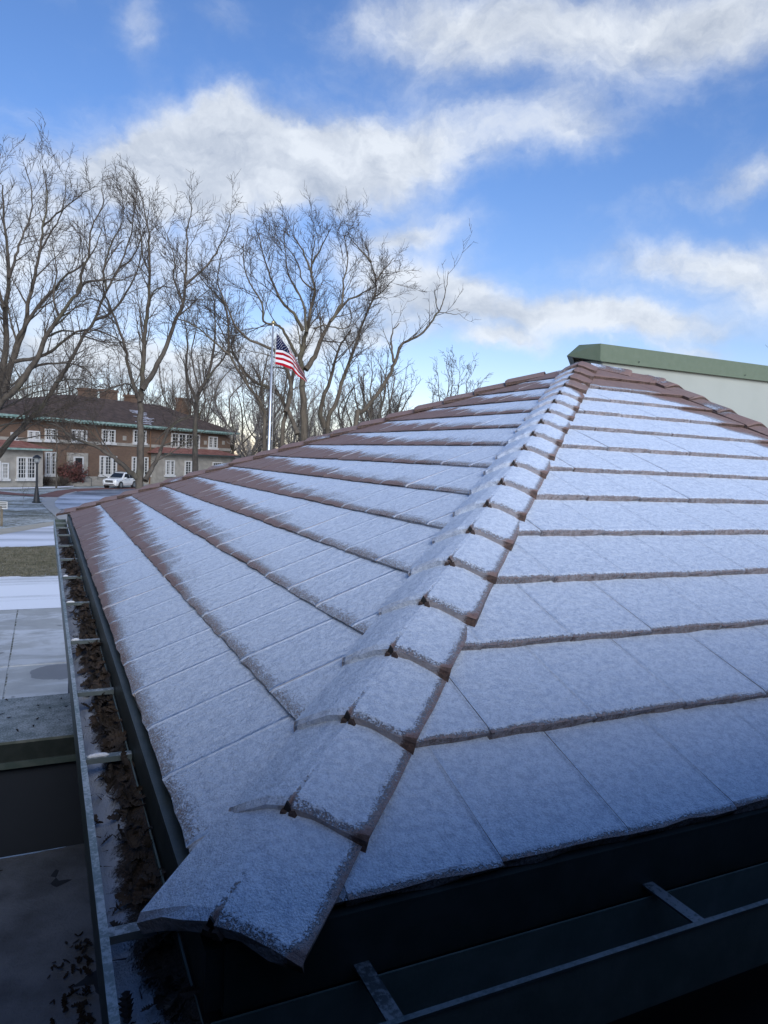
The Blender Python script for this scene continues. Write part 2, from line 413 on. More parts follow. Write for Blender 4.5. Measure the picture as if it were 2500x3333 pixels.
def cap_geo(seed, L=.36, hw=.152):
    rg = random.Random(seed); us = [-1, -.62, -.28, -.035, 0, .035, .28, .62, 1]; vs = [0, .02, .17, L]; v = []; uv = []
    for lay_ in (0, 1):
        for j, b in enumerate(vs):
            for i, a in enumerate(us):
                u = a*hw*(1.01-.04*b/L); drop = 1-b/.30*.95
                n = .026*drop*(.62 if a < -.9 else .82 if a < -.5 else 1)+.013 + .013*(1-abs(a)) + .010*(1-a*a) - .005*math.exp(-(a/.14)**2) - (.004*(1-b/L) if a == 0 else 0) + (.006*drop if a > .9 else 0)
                vv = b
                if j == 0: vv += rg.uniform(-.006, .005)+.006*abs(a); n -= .007
                if abs(a) == 1: u += rg.uniform(-.004, .004); n += rg.uniform(-.002, .002)
                if lay_: n -= .024
                v.append((u, vv, n)); uv.append((u, b))
    W = len(us); o = W*len(vs); f = []
    for j in range(3):
        for i in range(W-1):
            a = j*W+i; f.append((a, a+1, a+W+1, a+W))
    for i in range(W-1): f.append((i+o, i+1+o, i+1, i))
    for j in range(3):
        a = j*W; f.append((a+o, a, a+W, a+W+o)); a += W-1; f.append((a, a+o, a+W+o, a+W))
    return v, f, uv
def hip_frame(p0, p1, nl, nr):
    """folds a flat cap over a hip: wings lie along the two slopes"""
    d = (p1-p0).normalized(); wr = nr.cross(d)*-1; wl = nl.cross(d)
    wr = d.cross(nr); wl = nl.cross(d)
    return d, wl.normalized(), wr.normalized(), nl, nr
def fold(geo, p, fr):
    d, wl, wr, nl, nr = fr; v, f, uv = geo; nm = (nl+nr).normalized(); out = []
    for (u, b, n) in v:
        w = wl if u < 0 else wr; nn = (nl if u < 0 else nr).lerp(nm, max(0, 1-abs(u)/.06))
        out.append(w*abs(u)+d*b+nn*n)
    return out, f, uv
NL, NR, NF, NX = Vector((-sp, 0, cp)), Vector((0, -sp, cp)), Vector((0, sp, cp)), Vector((sp, 0, cp))
def run_caps(p0, p1, nl, nr, s0, n, material, plugs, step=.2998):
    fr = hip_frame(p0, p1, nl, nr); d = fr[0]
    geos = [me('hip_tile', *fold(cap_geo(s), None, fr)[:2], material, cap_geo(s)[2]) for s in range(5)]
    nm = (nl+nr).normalized(); w = nm.cross(d).normalized()
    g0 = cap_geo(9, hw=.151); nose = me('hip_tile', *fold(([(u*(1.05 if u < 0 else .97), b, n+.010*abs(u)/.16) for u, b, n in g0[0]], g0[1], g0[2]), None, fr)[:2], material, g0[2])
    pm = None
    for i in range(n):
        s = s0+i*step+(.032 if plugs and i == 0 else 0); p = p0+d*s
        o = ob('hip_tile', nose if (i == 0 and plugs) else rt_.choice(geos), roofb, mw=Matrix.Translation(p) @ Matrix.Rotation(rt_.uniform(-.012, .012), 4, nm))
        if plugs:
            if pm is None:
                q = MB(); nn = nm
                q.prism([w*-.020+nn*.026, w*-.003+nn*.024, w*-.004+nn*.040, w*-.014+nn*.042], d*-.013)
                q.prism([w*.001+nn*.024, w*.018+nn*.026, w*.014+nn*.040, w*.004+nn*.037], d*-.011)
                pm = me('ridge_plug', q.v, q.f, M['nib'])
                h = MB(); h.prism([w*-.017+nn*.028, w*.017+nn*.028, w*.002+nn*.060], d*-.004); hm = me('hole_shade', h.v, h.f, M['deck'])  # solid dark wedge painting the shade of the hole under the ridge
            c = bpy.data.objects.new('ridge_plug', pm); link(c, o); c.matrix_basis = Matrix.Translation(p+d*.002)
            c = bpy.data.objects.new('hole_shade', hm); link(c, o); c.matrix_basis = Matrix.Translation(p+d*.002)
apx = Vector((AX, AX, AX*tp))
run_caps(Vector((0, 0, 0)), apx, NL, NR, -.046, 20, M['hip'], True)
run_caps(Vector((0, LY, 0)), apx, NF, NL, -.06, 19, M['cap'], False)
q0 = Vector((RX-.03, 3.72, 3.72*tp)); run_caps(q0, Vector((4.15, 4.17, 4.17*tp-.02)), NR, NX, -.02, 2, M['cap'], False)
run_caps(Vector((RX+.03, -.05, -.02)), q0, NR, Vector((.25, 0, 1)).normalized(), 0, 14, M['cap'], False)
# fascias, gutters, walls
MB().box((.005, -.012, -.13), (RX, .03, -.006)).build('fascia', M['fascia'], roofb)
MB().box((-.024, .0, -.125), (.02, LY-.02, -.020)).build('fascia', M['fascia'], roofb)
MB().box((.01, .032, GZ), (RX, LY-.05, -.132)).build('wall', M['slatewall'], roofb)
gut = MB()
def gutter_run(b, x0, y0, x1, y1, inw):
    """open box gutter: outer edge from (x0,y0) to (x1,y1), inw points towards the wall"""
    A, B = Vector((x0, y0, 0)), Vector((x1, y1, 0)); t = .004; e = B-A
    b.obox(A+Vector((0, 0, -.235)), e, inw*t, Vector((0, 0, .132)))
    b.obox(A+inw*t+Vector((0, 0, -.235)), e, inw*(.128), Vector((0, 0, t)))
    b.obox(A+inw*.132+Vector((0, 0, -.235)), e, inw*t, Vector((0, 0, .115)))
gl = MB(); gutter_run(gl, -.166, -.166, -.166, 8.36, Vector((1, 0, 0)))
gl.box((-.162, 8.352, -.231), (-.034, 8.36, -.103)); gl_o = gl.build('gutter', M['gutter'], roofb)
gr = MB(); gutter_run(gr, -.161, -.166, 5.2, -.166, Vector((0, 1, 0))); gr_o = gr.build('gutter', M['gutter'], roofb)
for (parent, b0, b1) in ((gl_o, (-.170, -.170, -.103), (-.154, 1.0, -.095)), (gl_o, (-.169, 1.0, -.104), (-.155, 8.37, -.097)), (gr_o, (-.151, -.168, -.103), (5.2, -.157, -.097))):
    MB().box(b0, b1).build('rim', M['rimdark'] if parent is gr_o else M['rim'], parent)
for y in (.22, 1.045, 1.66, 2.42, 3.3, 4.2, 5.05, 5.9, 6.75, 7.45, 7.95):
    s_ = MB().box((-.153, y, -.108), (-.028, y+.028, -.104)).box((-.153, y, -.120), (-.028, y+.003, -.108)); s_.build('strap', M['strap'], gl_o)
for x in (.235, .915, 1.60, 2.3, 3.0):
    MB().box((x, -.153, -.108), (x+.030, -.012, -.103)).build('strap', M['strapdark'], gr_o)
# snow caught on the straps and in the gutter
def snow_mat():
    m, nt, b = mat('snow'); P = node(nt, 'ShaderNodeNewGeometry').outputs['Position']
    f = noise(nt, P, 230, 3, .6); setc(nt, b, mixc(nt, f.sm(.3, .7), (.76, .80, .86), (.88, .90, .93)))
    b.inputs['Roughness'].default_value = .7; b.inputs['Specular IOR Level'].default_value = .3
    bump(nt, b, f + noise(nt, P, 40, 4), .6, .006); return m
M['snow'] = snow_mat()
def dusty_floor():
    m, nt, b = mat('gutter_bed'); P = node(nt, 'ShaderNodeNewGeometry').outputs['Position']; x, y, z = sepv(nt, P)
    n = noise(nt, P, 16, 5, .65); f = noise(nt, P, 180, 3, .6)
    cov = x.sm(-.155, -.03, 1.1, -.15) + (n-.5)*1.3 + (f-.5)*.7 + noise(nt, P, 2.2, 2).sm(.3, .7)*.5 - .25 + y.sm(2., 8., 0., -.5)
    mk = cov.sm(.35, .65); setc(nt, b, mixc(nt, mk, mixc(nt, f.sm(.4, .6), (.02, .016, .013), (.06, .04, .03)), (.42, .46, .53))); b.inputs['Roughness'].default_value = .85
    bump(nt, b, mk + f*.6, .8, .012); return m
M['bed'] = dusty_floor()
v = []; f = []; nx, ny = 10, 260
for j in range(ny+1):
    y = -.155+(8.34+.155)*j/ny
    for i in range(nx+1):
        x = -.161+.127*i/nx
        z = -.212+.088*(i/nx)**1.5*(1 if y < 6.2 else .1)+.026*mnoise.noise(Vector((x*11, y*5, 2.))) + .014*mnoise.noise(Vector((x*40, y*22, 7.)))+.012*(1-i/nx)
        v.append((x, y, z))
for j in range(ny):
    for i in range(nx):
        a = j*(nx+1)+i; f.append((a, a+1, a+nx+2, a+nx+1))
ob('gutter_snow', me('gutter_snow', v, f, M['bed'], smooth=True), kind='stuff', label='patchy snow lying in the left gutter between dead leaves')
v = []; f = []; nx = 260
for j in range(nx+1):
    for i in range(9):
        x = -.15+5.3*j/nx; y = -.161+.127*i/8
        v.append((x, y, -.215+.02*mnoise.noise(Vector((x*6, y*11, 3.)))))
for j in range(nx):
    for i in range(8):
        a = j*9+i; f.append((a+9, a+10, a+1, a))
def dark_bed():
    m, nt, b = mat('gutter_sludge'); P = node(nt, 'ShaderNodeNewGeometry').outputs['Position']
    setc(nt, b, mixc(nt, noise(nt, P, 5, 4).sm(.45, .7), (.02, .02, .022), (.16, .17, .19))); b.inputs['Roughness'].default_value = .6; return m
ob('gutter_sludge', me('gutter_sludge', v, f, dark_bed(), smooth=True), kind='stuff', label='dark wet grit in the front gutter')
for y, ln in ((1.045, .06), (2.42, .035), (3.3, .045), (4.2, .035)):
    b = MB(); pts = [(-.150+ln*t, y+.013, -.103+.003*math.sin(t*3.1)) for t in (0, .15, .5, .85, 1)]
    b.tube(pts, [.002, .006, .007, .006, .002], 8); b.build('strap_snow', M['snow'], smooth=True, kind='stuff', label='little ridge of snow lying on a gutter strap')

# dead leaves ----------------------------------------------------------------
def leaf_mat():
    m, nt, b = mat('dead_leaf'); P = node(nt, 'ShaderNodeNewGeometry').outputs['Position']; rnd = S(nt, node(nt, 'ShaderNodeObjectInfo').outputs['Random'])
    c = mixc(nt, (noise(nt, P, 9, 2)+rnd*.5-.25).sm(.3, .7), (.018, .014, .012), (.060, .042, .031))
    setc(nt, b, c); b.inputs['Roughness'].default_value = .8; return m
M['leaf'] = leaf_mat()
def leaf_geo(rg, L):
    """lobed oak leaf, curled"""
    out = []; n = 13
    for i in range(n):
        t = i/(n-1); w = (.16+.30*math.sin(math.pi*t)**.8)*(1 if i % 2 else .55)*(.5 if i in (0, n-1) else 1)
        out.append((t, w))
    c1, c2 = rg.uniform(-1.2, 1.6), rg.uniform(.2, 2.0); v = []; f = []
    for t, w in out:
        for s_ in (-1, 0, 1):
            x = (t-.5)*L; y = s_*w*L*.55; z = c1*x*x/L*1.2 + c2*abs(y)*abs(y)/L*2.2 + rg.uniform(-.03, .03)*L
            v.append(Vector((x, y, z)))
    for i in range(n-1):
        for k in range(2):
            a = i*3+k; f.append((a, a+1, a+4, a+3))
    a = len(v); v += [Vector((-.5*L, -.01*L, .0)), Vector((-.5*L, .01*L, 0)), Vector((-.78*L, 0, .05*L))]; f.append((a, a+1, a+2))
    return v, f
rl = random.Random(11)
def rotm(rg, tilt): return Matrix.Rotation(rg.uniform(0, 6.28), 4, 'Z') @ Matrix.Rotation(rg.gauss(0, tilt), 4, 'X') @ Matrix.Rotation(rg.gauss(0, tilt), 4, 'Y')
big = [me('oak_leaf', *leaf_geo(rl, 1.0), M['leaf']) for _ in range(6)]
for i in range(46):
    y = rl.choice([rl.uniform(.9, 2.2), rl.uniform(1.6, 3.6), rl.uniform(2.2, 3.4), rl.uniform(3.4, 5.5)]); x = -.045-abs(rl.gauss(0, .028))
    o = ob('oak_leaf', rl.choice(big), mw=Matrix.Translation((max(x, -.145), y, -.145+rl.uniform(-.006, .02))) @ rotm(rl, .5) @ Matrix.Scale(rl.uniform(.05, .095), 4),
           label='curled brown dead oak leaf among the litter in the left gutter', cat='leaf', group='dead leaves in the left gutter')
v = []; f = []
for i in range(720):
    y = -.1+6.2*rl.random()**1.1; x = -.042-abs(rl.gauss(0, .034))
    if x < -.155: continue
    if y < .7 and rl.random() < .35: continue
    g = leaf_geo(rl, rl.uniform(.022, .06)); w = Matrix.Translation((x, y, -.194+.080*((x+.161)/.127)**1.5+rl.uniform(-.006, .022))) @ rotm(rl, .55); n = len(v)
    v += [w @ p for p in g[0]]; f += [tuple(i_+n for i_ in q) for q in g[1]]
for i in range(200):      # twigs
    y = rl.uniform(0, 7); x = rl.uniform(-.155, -.05); n = len(v); a = rl.uniform(0, 6.28); L = rl.uniform(.02, .06); d = Vector((math.cos(a), math.sin(a), rl.uniform(-.2, .3)))*L; p = Vector((x, y, -.182)); wv = Vector((-d.y, d.x, 0)).normalized()*.0012
    v += [p-wv, p+wv, p+d+Vector((0, 0, .003)), p-wv+Vector((0, 0, .002))]; f += [(n, n+1, n+2), (n, n+2, n+3)]
ob('leaf_litter', me('leaf_litter', v, f, M['leaf']), kind='stuff', label='bed of dead leaves and twigs choking the left gutter')

# ================================================================== low flat roof and its parapet on the left
MB().box((-9, -1.2, -1.85), (-.02, 3.40, -1.605)).build('flat_roof', M['slatewall'], kind='structure')
v = []; f = []; nx, ny = 60, 90
for j in range(ny+1):
    for i in range(nx+1):
        x = -3.2+3.17*i/nx; y = -1.2+4.6*j/ny
        v.append((x, y, -1.600+.012*mnoise.noise(Vector((x*3, y*3, 0)))+.006*mnoise.noise(Vector((x*14, y*14, 5)))))
for j in range(ny):
    for i in range(nx):
        a = j*(nx+1)+i; f.append((a, a+1, a+nx+2, a+nx+1))
ob('roof_snow', me('roof_snow', v, f, M['thinsnow'], smooth=True), kind='stuff', label='thin snow on the dark low flat roof')
par = empty('parapet_wall', (-2, 3.7, -1.605), label='low parapet wall with wide weathered grey green metal coping left of the gutter', cat='parapet')
MB().box((-9, 3.405, -1.6), (-.03, 4.12, -1.06)).build('wall', M['slatewall'], par)
cb = MB(); cb.box((-9, 3.36, -.915), (-.055, 4.14, -.90)).box((-9, 4.134, -1.02), (-.055, 4.14, -.915)); cb.build('coping', M['lowcoping'], par)
MB().box((-9, 3.36, -1.02), (-.055, 3.366, -.915)).build('coping_face', M['fascia'], par)
MB().box((-9, 3.345, -1.055), (-.055, 3.40, -1.02)).build('drip_strip', M['gutter'], par)
v = []; f = []
for i in range(170):
    x = rl.uniform(-2.2, -.05); y = rl.uniform(1.2, 3.35)
    if rl.random() < .72: x = -.06-abs(rl.gauss(0, .075)); y = rl.uniform(1.25, 2.5)
    g = leaf_geo(rl, rl.uniform(.015, .04) if rl.random() < .6 else rl.uniform(.035, .065)); w = Matrix.Translation((x, y, -1.588+rl.uniform(0, .02))) @ rotm(rl, .4); n = len(v)
    v += [w @ p for p in g[0]]; f += [tuple(i_+n for i_ in q) for q in g[1]]
for i in range(120):
    x = rl.uniform(-2, -.1); y = rl.uniform(3.4, 4.1); g = leaf_geo(rl, rl.uniform(.008, .03)); w = Matrix.Translation((x, y, -.893)) @ rotm(rl, .2); n = len(v)
    v += [w @ p for p in g[0]]; f += [tuple(i_+n for i_ in q) for q in g[1]]
ob('roof_litter', me('roof_litter', v, f, M['leaf']), kind='stuff', label='dead leaves and twigs scattered on the low roof snow and coping')

# the building the picture is taken from, close behind: it keeps this roof in shade
cb_ = empty('brick_building', (2, -3, GZ), label='tall dark brick building close behind the viewer, shading the tiled roof', cat='building')
MB().box((-3.5, -9, GZ), (9, -1.30, 1.2)).build('wall', M['brick'], cb_)
MB().box((-3.5, -1.3, GZ), (-1.25, 3.3, 2.4)).build('added_shade_wing', M['brick'], cb_)  # invented wing out of view, added to darken the low roof
MB().box((-3.6, -9, 1.2), (9.1, -1.2, 1.3)).build('parapet_cap', M['fascia'], cb_)

# ================================================================== pale tower with sage green coping on the right
tow = empty('stucco_tower', (8, 7, GZ), label='pale stucco wall with a sage green metal coping rising behind the tiled roof', cat='building')
MB().prism([(5.16, 5.03, GZ), (14, 5.03, GZ), (14, 9.9, GZ), (9.1, 9.9, GZ), (5.06, 5.36, GZ)], (0, 0, 1.97-GZ)).build('wall', M['tower'], tow)
T1, T2 = Vector((5.088, 5.0, 2.133)), Vector((5.015, 5.26, 2.142)); B1, B2 = Vector((5.100, 5.0, 1.950)), Vector((4.905, 5.32, 2.02))
Rt, Rb = Vector((14, 5.0, 2.19)), Vector((14, 5.0, 2.0))
cp_ = MB(); bk = Vector((4.2, 4.6, 0))
cp_.poly([T1, T2, B1, B2, Rt, Rb, T2+bk, Rt+bk, B2+bk, B1+Vector((.07, .07, 0)), Rb+Vector((0, .07, 0)), B2+Vector((.12, .05, 0)), B2+bk+Vector((.12, 0, 0))],
         [(2, 5, 4, 0), (3, 2, 0, 1), (0, 4, 7, 6, 1), (3, 1, 6, 8), (2, 9, 10, 5), (3, 11, 9, 2), (3, 8, 12, 11)]).build('coping', M['coping'], tow)
dl = MB(); dl.obox(B1+Vector((0, -.012, -.004)), Rb-B1, Vector((0, .03, 0)), Vector((0, 0, .012))); dl.build('drip_edge', M['coping'], tow)
for px in (2080, 2425):
    p = on_plane(px, 1178+(px-2080)*.125, Vector((0, 4.995, 0)), Vector((0, 1, 0))); MB().tube([p, p+Vector((0, -.008, 0))], .006, 8).build('screw', M['fascia'], tow)

# ================================================================== the grounds
def sheet(name, pts, z, material, parent=None, kind='structure', **kw):
    m = me(name, [(p[0], p[1], z) for p in pts], [tuple(range(len(pts)))], material)
    bm = bmesh.new(); bm.from_mesh(m); bmesh.ops.triangulate(bm, faces=bm.faces)
    for f_ in bm.faces:
        if f_.normal.z < 0: f_.normal_flip()
    bm.to_mesh(m); bm.free()
    return ob(name, m, parent, kind=kind, **kw)
def ground_mat(name, c1, c2, sn, amt, sc=(1, 1, 1), f1=.9, bs=.5, rough=.9, speck=.5):
    """two-tone ground with thin patchy snow"""
    m, nt, b = mat(name); P = node(nt, 'ShaderNodeNewGeometry').outputs['Position']; Q = scalev(nt, P, sc)
    base = mixc(nt, noise(nt, Q, f1*3, 6, .65).sm(.35, .65), c1, c2)
    k = noise(nt, Q, f1, 5, .6) + (noise(nt, Q, f1*14, 4, .65)-.5)*speck + (noise(nt, P, f1*40, 2)-.5)*speck*.6
    setc(nt, b, mixc(nt, k.sm(1-amt-.12, 1-amt+.14), base, sn)); b.inputs['Roughness'].default_value = rough; b.inputs['Specular IOR Level'].default_value = .25
    bump(nt, b, noise(nt, P, 12, 5), bs, .03); return m
M['lawn'] = ground_mat('frosty_lawn', (.105, .115, .085), (.15, .15, .115), (.50, .55, .57), .50, (.35, 1, 1), .5, speck=.9)
M['strip'] = ground_mat('winter_grass', (.085, .085, .052), (.125, .115, .072), (.40, .41, .38), .42, (.3, 1, 1), 1.1, speck=1.0)
M['road'] = ground_mat('snowy_road', (.30, .33, .38), (.40, .43, .47), (.70, .74, .82), .56, (.05, 1.0, 1), .62, bs=.1, speck=.35)
M['walk'] = ground_mat('snow_swept_pavement', (.42, .44, .45), (.55, .57, .58), (.80, .83, .86), .62, (.07, 1.2, 1), .6, bs=.1, speck=.3)
M['kerb'] = ground_mat('buff_concrete', (.36, .34, .28), (.44, .42, .36), (.6, .6, .6), .2, (.3, 1, 1), .6, bs=.1)
M['apron'] = ground_mat('pale_concrete', (.36, .37, .36), (.42, .42, .41), (.6, .62, .64), .25, (1, 1, 1), .4, bs=.1)
M['asphalt'] = ground_mat('wet_asphalt', (.07, .085, .11), (.11, .13, .16), (.62, .68, .78), .50, (.25, .8, 1), .25, bs=.1, rough=.45, speck=.3)
M['brickpath'] = ground_mat('red_brick_path', (.16, .085, .075), (.21, .115, .10), (.4, .36, .36), .16, (1, 1, 1), .3, bs=.1)
sheet('ground', [(-400, 8, 0), (700, 8, 0), (900, 900, 0), (-600, 900, 0)], GZ-.02, M['lawn'])
sheet('ground', [(-30, -40, 0), (40, -40, 0), (40, 8, 0), (-30, 8, 0)], GZ-.02, M['apron'])
def ragged(pts, amp, seed, step=.5, lim=(-8, 8)):
    out = []
    for i, p in enumerate(pts):
        q = pts[(i+1) % len(pts)]; p = Vector((p[0], p[1], 0)); q = Vector((q[0], q[1], 0)); out.append(p)
        if lim[0]*8 < p.x and abs((q-p).y) < abs((q-p).x):
            n = int((q-p).length/step)
            for k in range(1, n):
                w = p.lerp(q, k/n)
                if lim[0] < w.x < lim[1]: out.append(w+Vector((0, amp*mnoise.noise(Vector((w.x*1.1, seed, 0)))+amp*.5*mnoise.noise(Vector((w.x*4.3, seed, 2))), 0)))
    return out
# concrete plaza: slabs with open joints
def slab_mat():
    m, nt, b = mat('plaza_concrete'); P = node(nt, 'ShaderNodeNewGeometry').outputs['Position']; x, y, z = sepv(nt, P); rnd = S(nt, node(nt, 'ShaderNodeObjectInfo').outputs['Random'])
    base = mixc(nt, noise(nt, P, .9, 6, .6).sm(.3, .7), (.30, .31, .30), (.40, .41, .39))
    base = mixc(nt, rnd*.25, base, (.45, .45, .43))
    fr = noise(nt, scalev(nt, P, (.5, 1.1, 1)), 1.1, 7, .68, .6).sm(.47, .62)*.8*y.sm(16., 22., .45, 1.)
    base = mixc(nt, fr, base, (.66, .69, .71))
    ex, ey = (x-.10)/.62, (y-15.95)/.62
    stain = 1-(ex*ex+ey*ey + (noise(nt, P, 2.2, 5, .6)-.5)*1.2).sm(.92, 1.0)
    base = mixc(nt, stain*.85, base, (.16, .165, .17))
    sp_ = noise(nt, scalev(nt, P, (1., .8, 1)), 2.9, 0, .5).sm(.80, .84)
    base = mixc(nt, sp_*.7, base, (.15, .15, .15))
    setc(nt, b, base); b.inputs['Roughness'].default_value = .7; bump(nt, b, noise(nt, P, 25, 4), .15, .02); return m
M['slab'] = slab_mat(); 
plaza = MB().box((-21, 4.3, GZ-.1), (24, 22.85, GZ-.03)).build('plaza', M['deck'], kind='structure')
xs = [-.955+3.05*i for i in range(-6, 8)]; ys = [4.3, 10.5, 16.65, 22.82]
for i in range(len(xs)-1):
    for j in range(3):
        w, h = xs[i+1]-xs[i]-.035, ys[j+1]-ys[j]-.07
        MB().box((xs[i]+.0175, ys[j]+.015, GZ-.06), (xs[i]+.0175+w, ys[j]+.015+h, GZ+.012)).build('concrete_slab', M['slab'], plaza)
sheet('pavement', [(-60, 22.86, 0), (60, 22.75, 0), (60, 28.45, 0), (-60, 29.3, 0)], GZ+.012, M['walk'])
sheet('grass_strip', ragged([(-60, 29.1, 0), (60, 28.25, 0), (60, 39.5, 0), (0, 37.6, 0), (-2.1, 37.0, 0), (-60, 30, 0)], .55, 3, .22), GZ+.02, M['strip'])
def gp(*px): return [on_z(a, b_, GZ) for a, b_ in px]
rd = gp((0, 1786), (170, 1775)); ed = gp((0, 1722), (70, 1713), (172, 1698))
ext = lambda a, b_, t: a+(b_-a)*t
sheet('road', [ext(rd[0], rd[1], -14), rd[0], rd[1], ext(rd[0], rd[1], 14), ext(ed[1], ed[2], 9), ed[2], ed[1], ed[0], ext(ed[0], ed[1], -14)], GZ+.008, M['road'])
k0 = gp((0, 1741), (100, 1724), (172, 1711))
kb = MB(); top = [ext(ed[0], ed[1], -14), ed[0], ed[1], ed[2], ext(ed[1], ed[2], 6)]; bot = [ext(k0[0], k0[1], -8), k0[0], k0[1], k0[2], ext(k0[1], k0[2], 5)]
sheet('kerb', ragged(bot+top[::-1], .5, 8, .3), GZ+.016, M['kerb'])
# brick path, pale apron and curved drive in front of the house
bp = gp((-60, 1605), (0, 1609), (128, 1616.5), (150, 1618.5), (188, 1619.5), (215, 1609), (250, 1601), (330, 1594), (480, 1592), (480, 1585), (330, 1588), (250, 1591), (188, 1597), (128, 1612), (60, 1606), (0, 1599.5), (-60, 1597))
sheet('brick_path', bp, GZ+.024, M['brickpath'])
apn = gp((150, 1618.5), (188, 1619.5), (215, 1607.5), (250, 1599.5), (250, 1602), (216, 1610.5), (191, 1622), (178, 1636), (181, 1650), (196, 1660), (215, 1668), (260, 1690), (200, 1700), (170, 1672), (152, 1656), (137, 1640), (135, 1628))
sheet('apron', apn, GZ+.032, M['apron'])
drv = gp((250, 1602), (216, 1610.5), (191, 1622), (178, 1636), (181, 1650), (196, 1660), (215, 1668), (260, 1690), (520, 1690), (620, 1606), (620, 1592), (480, 1592), (330, 1594))
sheet('drive', drv, GZ+.04, M['asphalt'])
hc = [on_z(a, 1627, GZ) for a in (30, 70)]
sb = gp((-60, 1591), (0, 1592), (60, 1592), (130, 1590), (190, 1589), (240, 1585), (240, 1582), (185, 1585), (130, 1587), (60, 1588.5), (-60, 1588))
sheet('snow_bank', sb, GZ+.05, M['snow'])

# grass blades on the strip and lawn edge (short tufts)
rg = np.random.default_rng(5); n = 26000
yy = rg.uniform(28.8, 37.2, n); xx = -3.2+rg.random(n)*(4.4)+(yy-28)*.0
h = rg.uniform(.03, .075, n); a = rg.uniform(0, 6.28, n); lx, ly = np.cos(a)*.018, np.sin(a)*.018
bx, by = rg.normal(0, .02, n), rg.normal(0, .02, n)
vv = np.empty((n, 3, 3)); z0 = GZ+.02
vv[:, 0] = np.stack([xx-lx, yy-ly, np.full(n, z0)], 1); vv[:, 1] = np.stack([xx+lx, yy+ly, np.full(n, z0)], 1); vv[:, 2] = np.stack([xx+bx, yy+by, z0+h], 1)
def npmesh(name, V, F, material, smooth=False):
    m = bpy.data.meshes.new(name); V = V.reshape(-1, 3); k = F.shape[1]
    m.vertices.add(len(V)); m.vertices.foreach_set('co', V.astype(np.float32).ravel())
    m.loops.add(F.size); m.loops.foreach_set('vertex_index', F.astype(np.int32).ravel())
    m.polygons.add(len(F)); m.polygons.foreach_set('loop_start', np.arange(0, F.size, k, dtype=np.int32)); m.polygons.foreach_set('loop_total', np.full(len(F), k, dtype=np.int32))
    if smooth: m.polygons.foreach_set('use_smooth', np.ones(len(F), dtype=bool))
    m.materials.append(material); m.update(calc_edges=True); m.validate(); return m
M['blade'] = simple('dry_grass', (.10, .10, .068), (.165, .155, .115), 3, .9)
ob('grass', npmesh('grass', vv, np.arange(n*3).reshape(-1, 3), M['blade']), kind='stuff', label='short dull winter grass between pavement and road')

# ================================================================== brick mansion
H1, H2 = at(300, 1500, 93.5), at(752, 1500, 117.0)
fx = Vector((H2.x-H1.x, H2.y-H1.y, 0)).normalized(); fn = Vector((fx.y, -fx.x, 0))
if fn.dot(CAM-H1) < 0: fn = -fn
H0 = Vector((H1.x, H1.y, GZ))
def fac(px, py, out=0.): p = on_plane(px, py, H0+fn*out, fn)-H0; return Vector((p.dot(fx), p.z, 0))   # (along, height)
def fp(a, h, out=0.): return H0 + fx*a + fn*out + Vector((0, 0, h))
HM = Matrix(((fx.x, fn.x, 0, H0.x), (fx.y, fn.y, 0, H0.y), (0, 0, 1, GZ), (0, 0, 0, 1)))   # local: x along, y out, z up
def brick_wall_mat():
    m, nt, b = mat('brown_brick'); P = node(nt, 'ShaderNodeNewGeometry').outputs['Position']
    q = comb(nt, dotv(nt, P, fx), sepv(nt, P)[2], 0.)
    t = node(nt, 'ShaderNodeTexBrick'); nt.links.new(q, t.inputs['Vector']); t.inputs['Scale'].default_value = 1; t.inputs['Brick Width'].default_value = .3; t.inputs['Row Height'].default_value = .1; t.inputs['Mortar Size'].default_value = .012
    t.inputs['Color1'].default_value = (.098, .056, .037, 1); t.inputs['Color2'].default_value = (.150, .086, .054, 1); t.inputs['Mortar'].default_value = (.16, .13, .10, 1)
    setc(nt, b, mixc(nt, noise(nt, P, .6, 4).sm(.3, .7)*.4, t.outputs[0], (.10, .062, .044))); b.inputs['Roughness'].default_value = .9
    bump(nt, b, S(nt, t.outputs['Fac'])*-1., .5, .02); return m
M['mbrick'] = brick_wall_mat()
M['stone'] = simple('limestone', (.24, .225, .20), (.31, .295, .26), 1.2, .85)
M['wframe'] = simple('white_paint', (.47, .48, .47), (.55, .55, .54), 2, .5)
M['hroof'] = simple('brown_tile_roof', (.052, .038, .032), (.090, .064, .053), 1.4, .85, bs=.6, bscale=3)
M['rroof'] = simple('red_tile_roof', (.17, .072, .06), (.24, .12, .10), 1.6, .85, bs=.5, bscale=3)
M['copper'] = simple('verdigris_copper', (.15, .25, .22), (.26, .36, .33), 2.5, .7)
def glassy(name, c=(.012, .016, .02)):
    m, nt, b = mat(name); setc(nt, b, c); b.inputs['Roughness'].default_value = .08; b.inputs['Specular IOR Level'].default_value = .6; return m
M['pane'] = glassy('window_glass')
house = empty('brick_mansion', H0, label='two storey brown brick mansion with tiled hip roof, white windows and green copper eaves', cat='house')
aL = fac(-60, 1500).x; aR = fac(748, 1500).x; eH = fac(430, 1383).y; DEPTH = 15
def hb(b, a0, h0, y0, a1, h1, y1): return b.box((a0, y0, h0), (a1, y1, h1), HM)
hb(MB(), aL, .02, -DEPTH, aR, eH-.15, 0).build('wall', M['mbrick'], house)
ridge = fac(245, 1287, -7.5).y
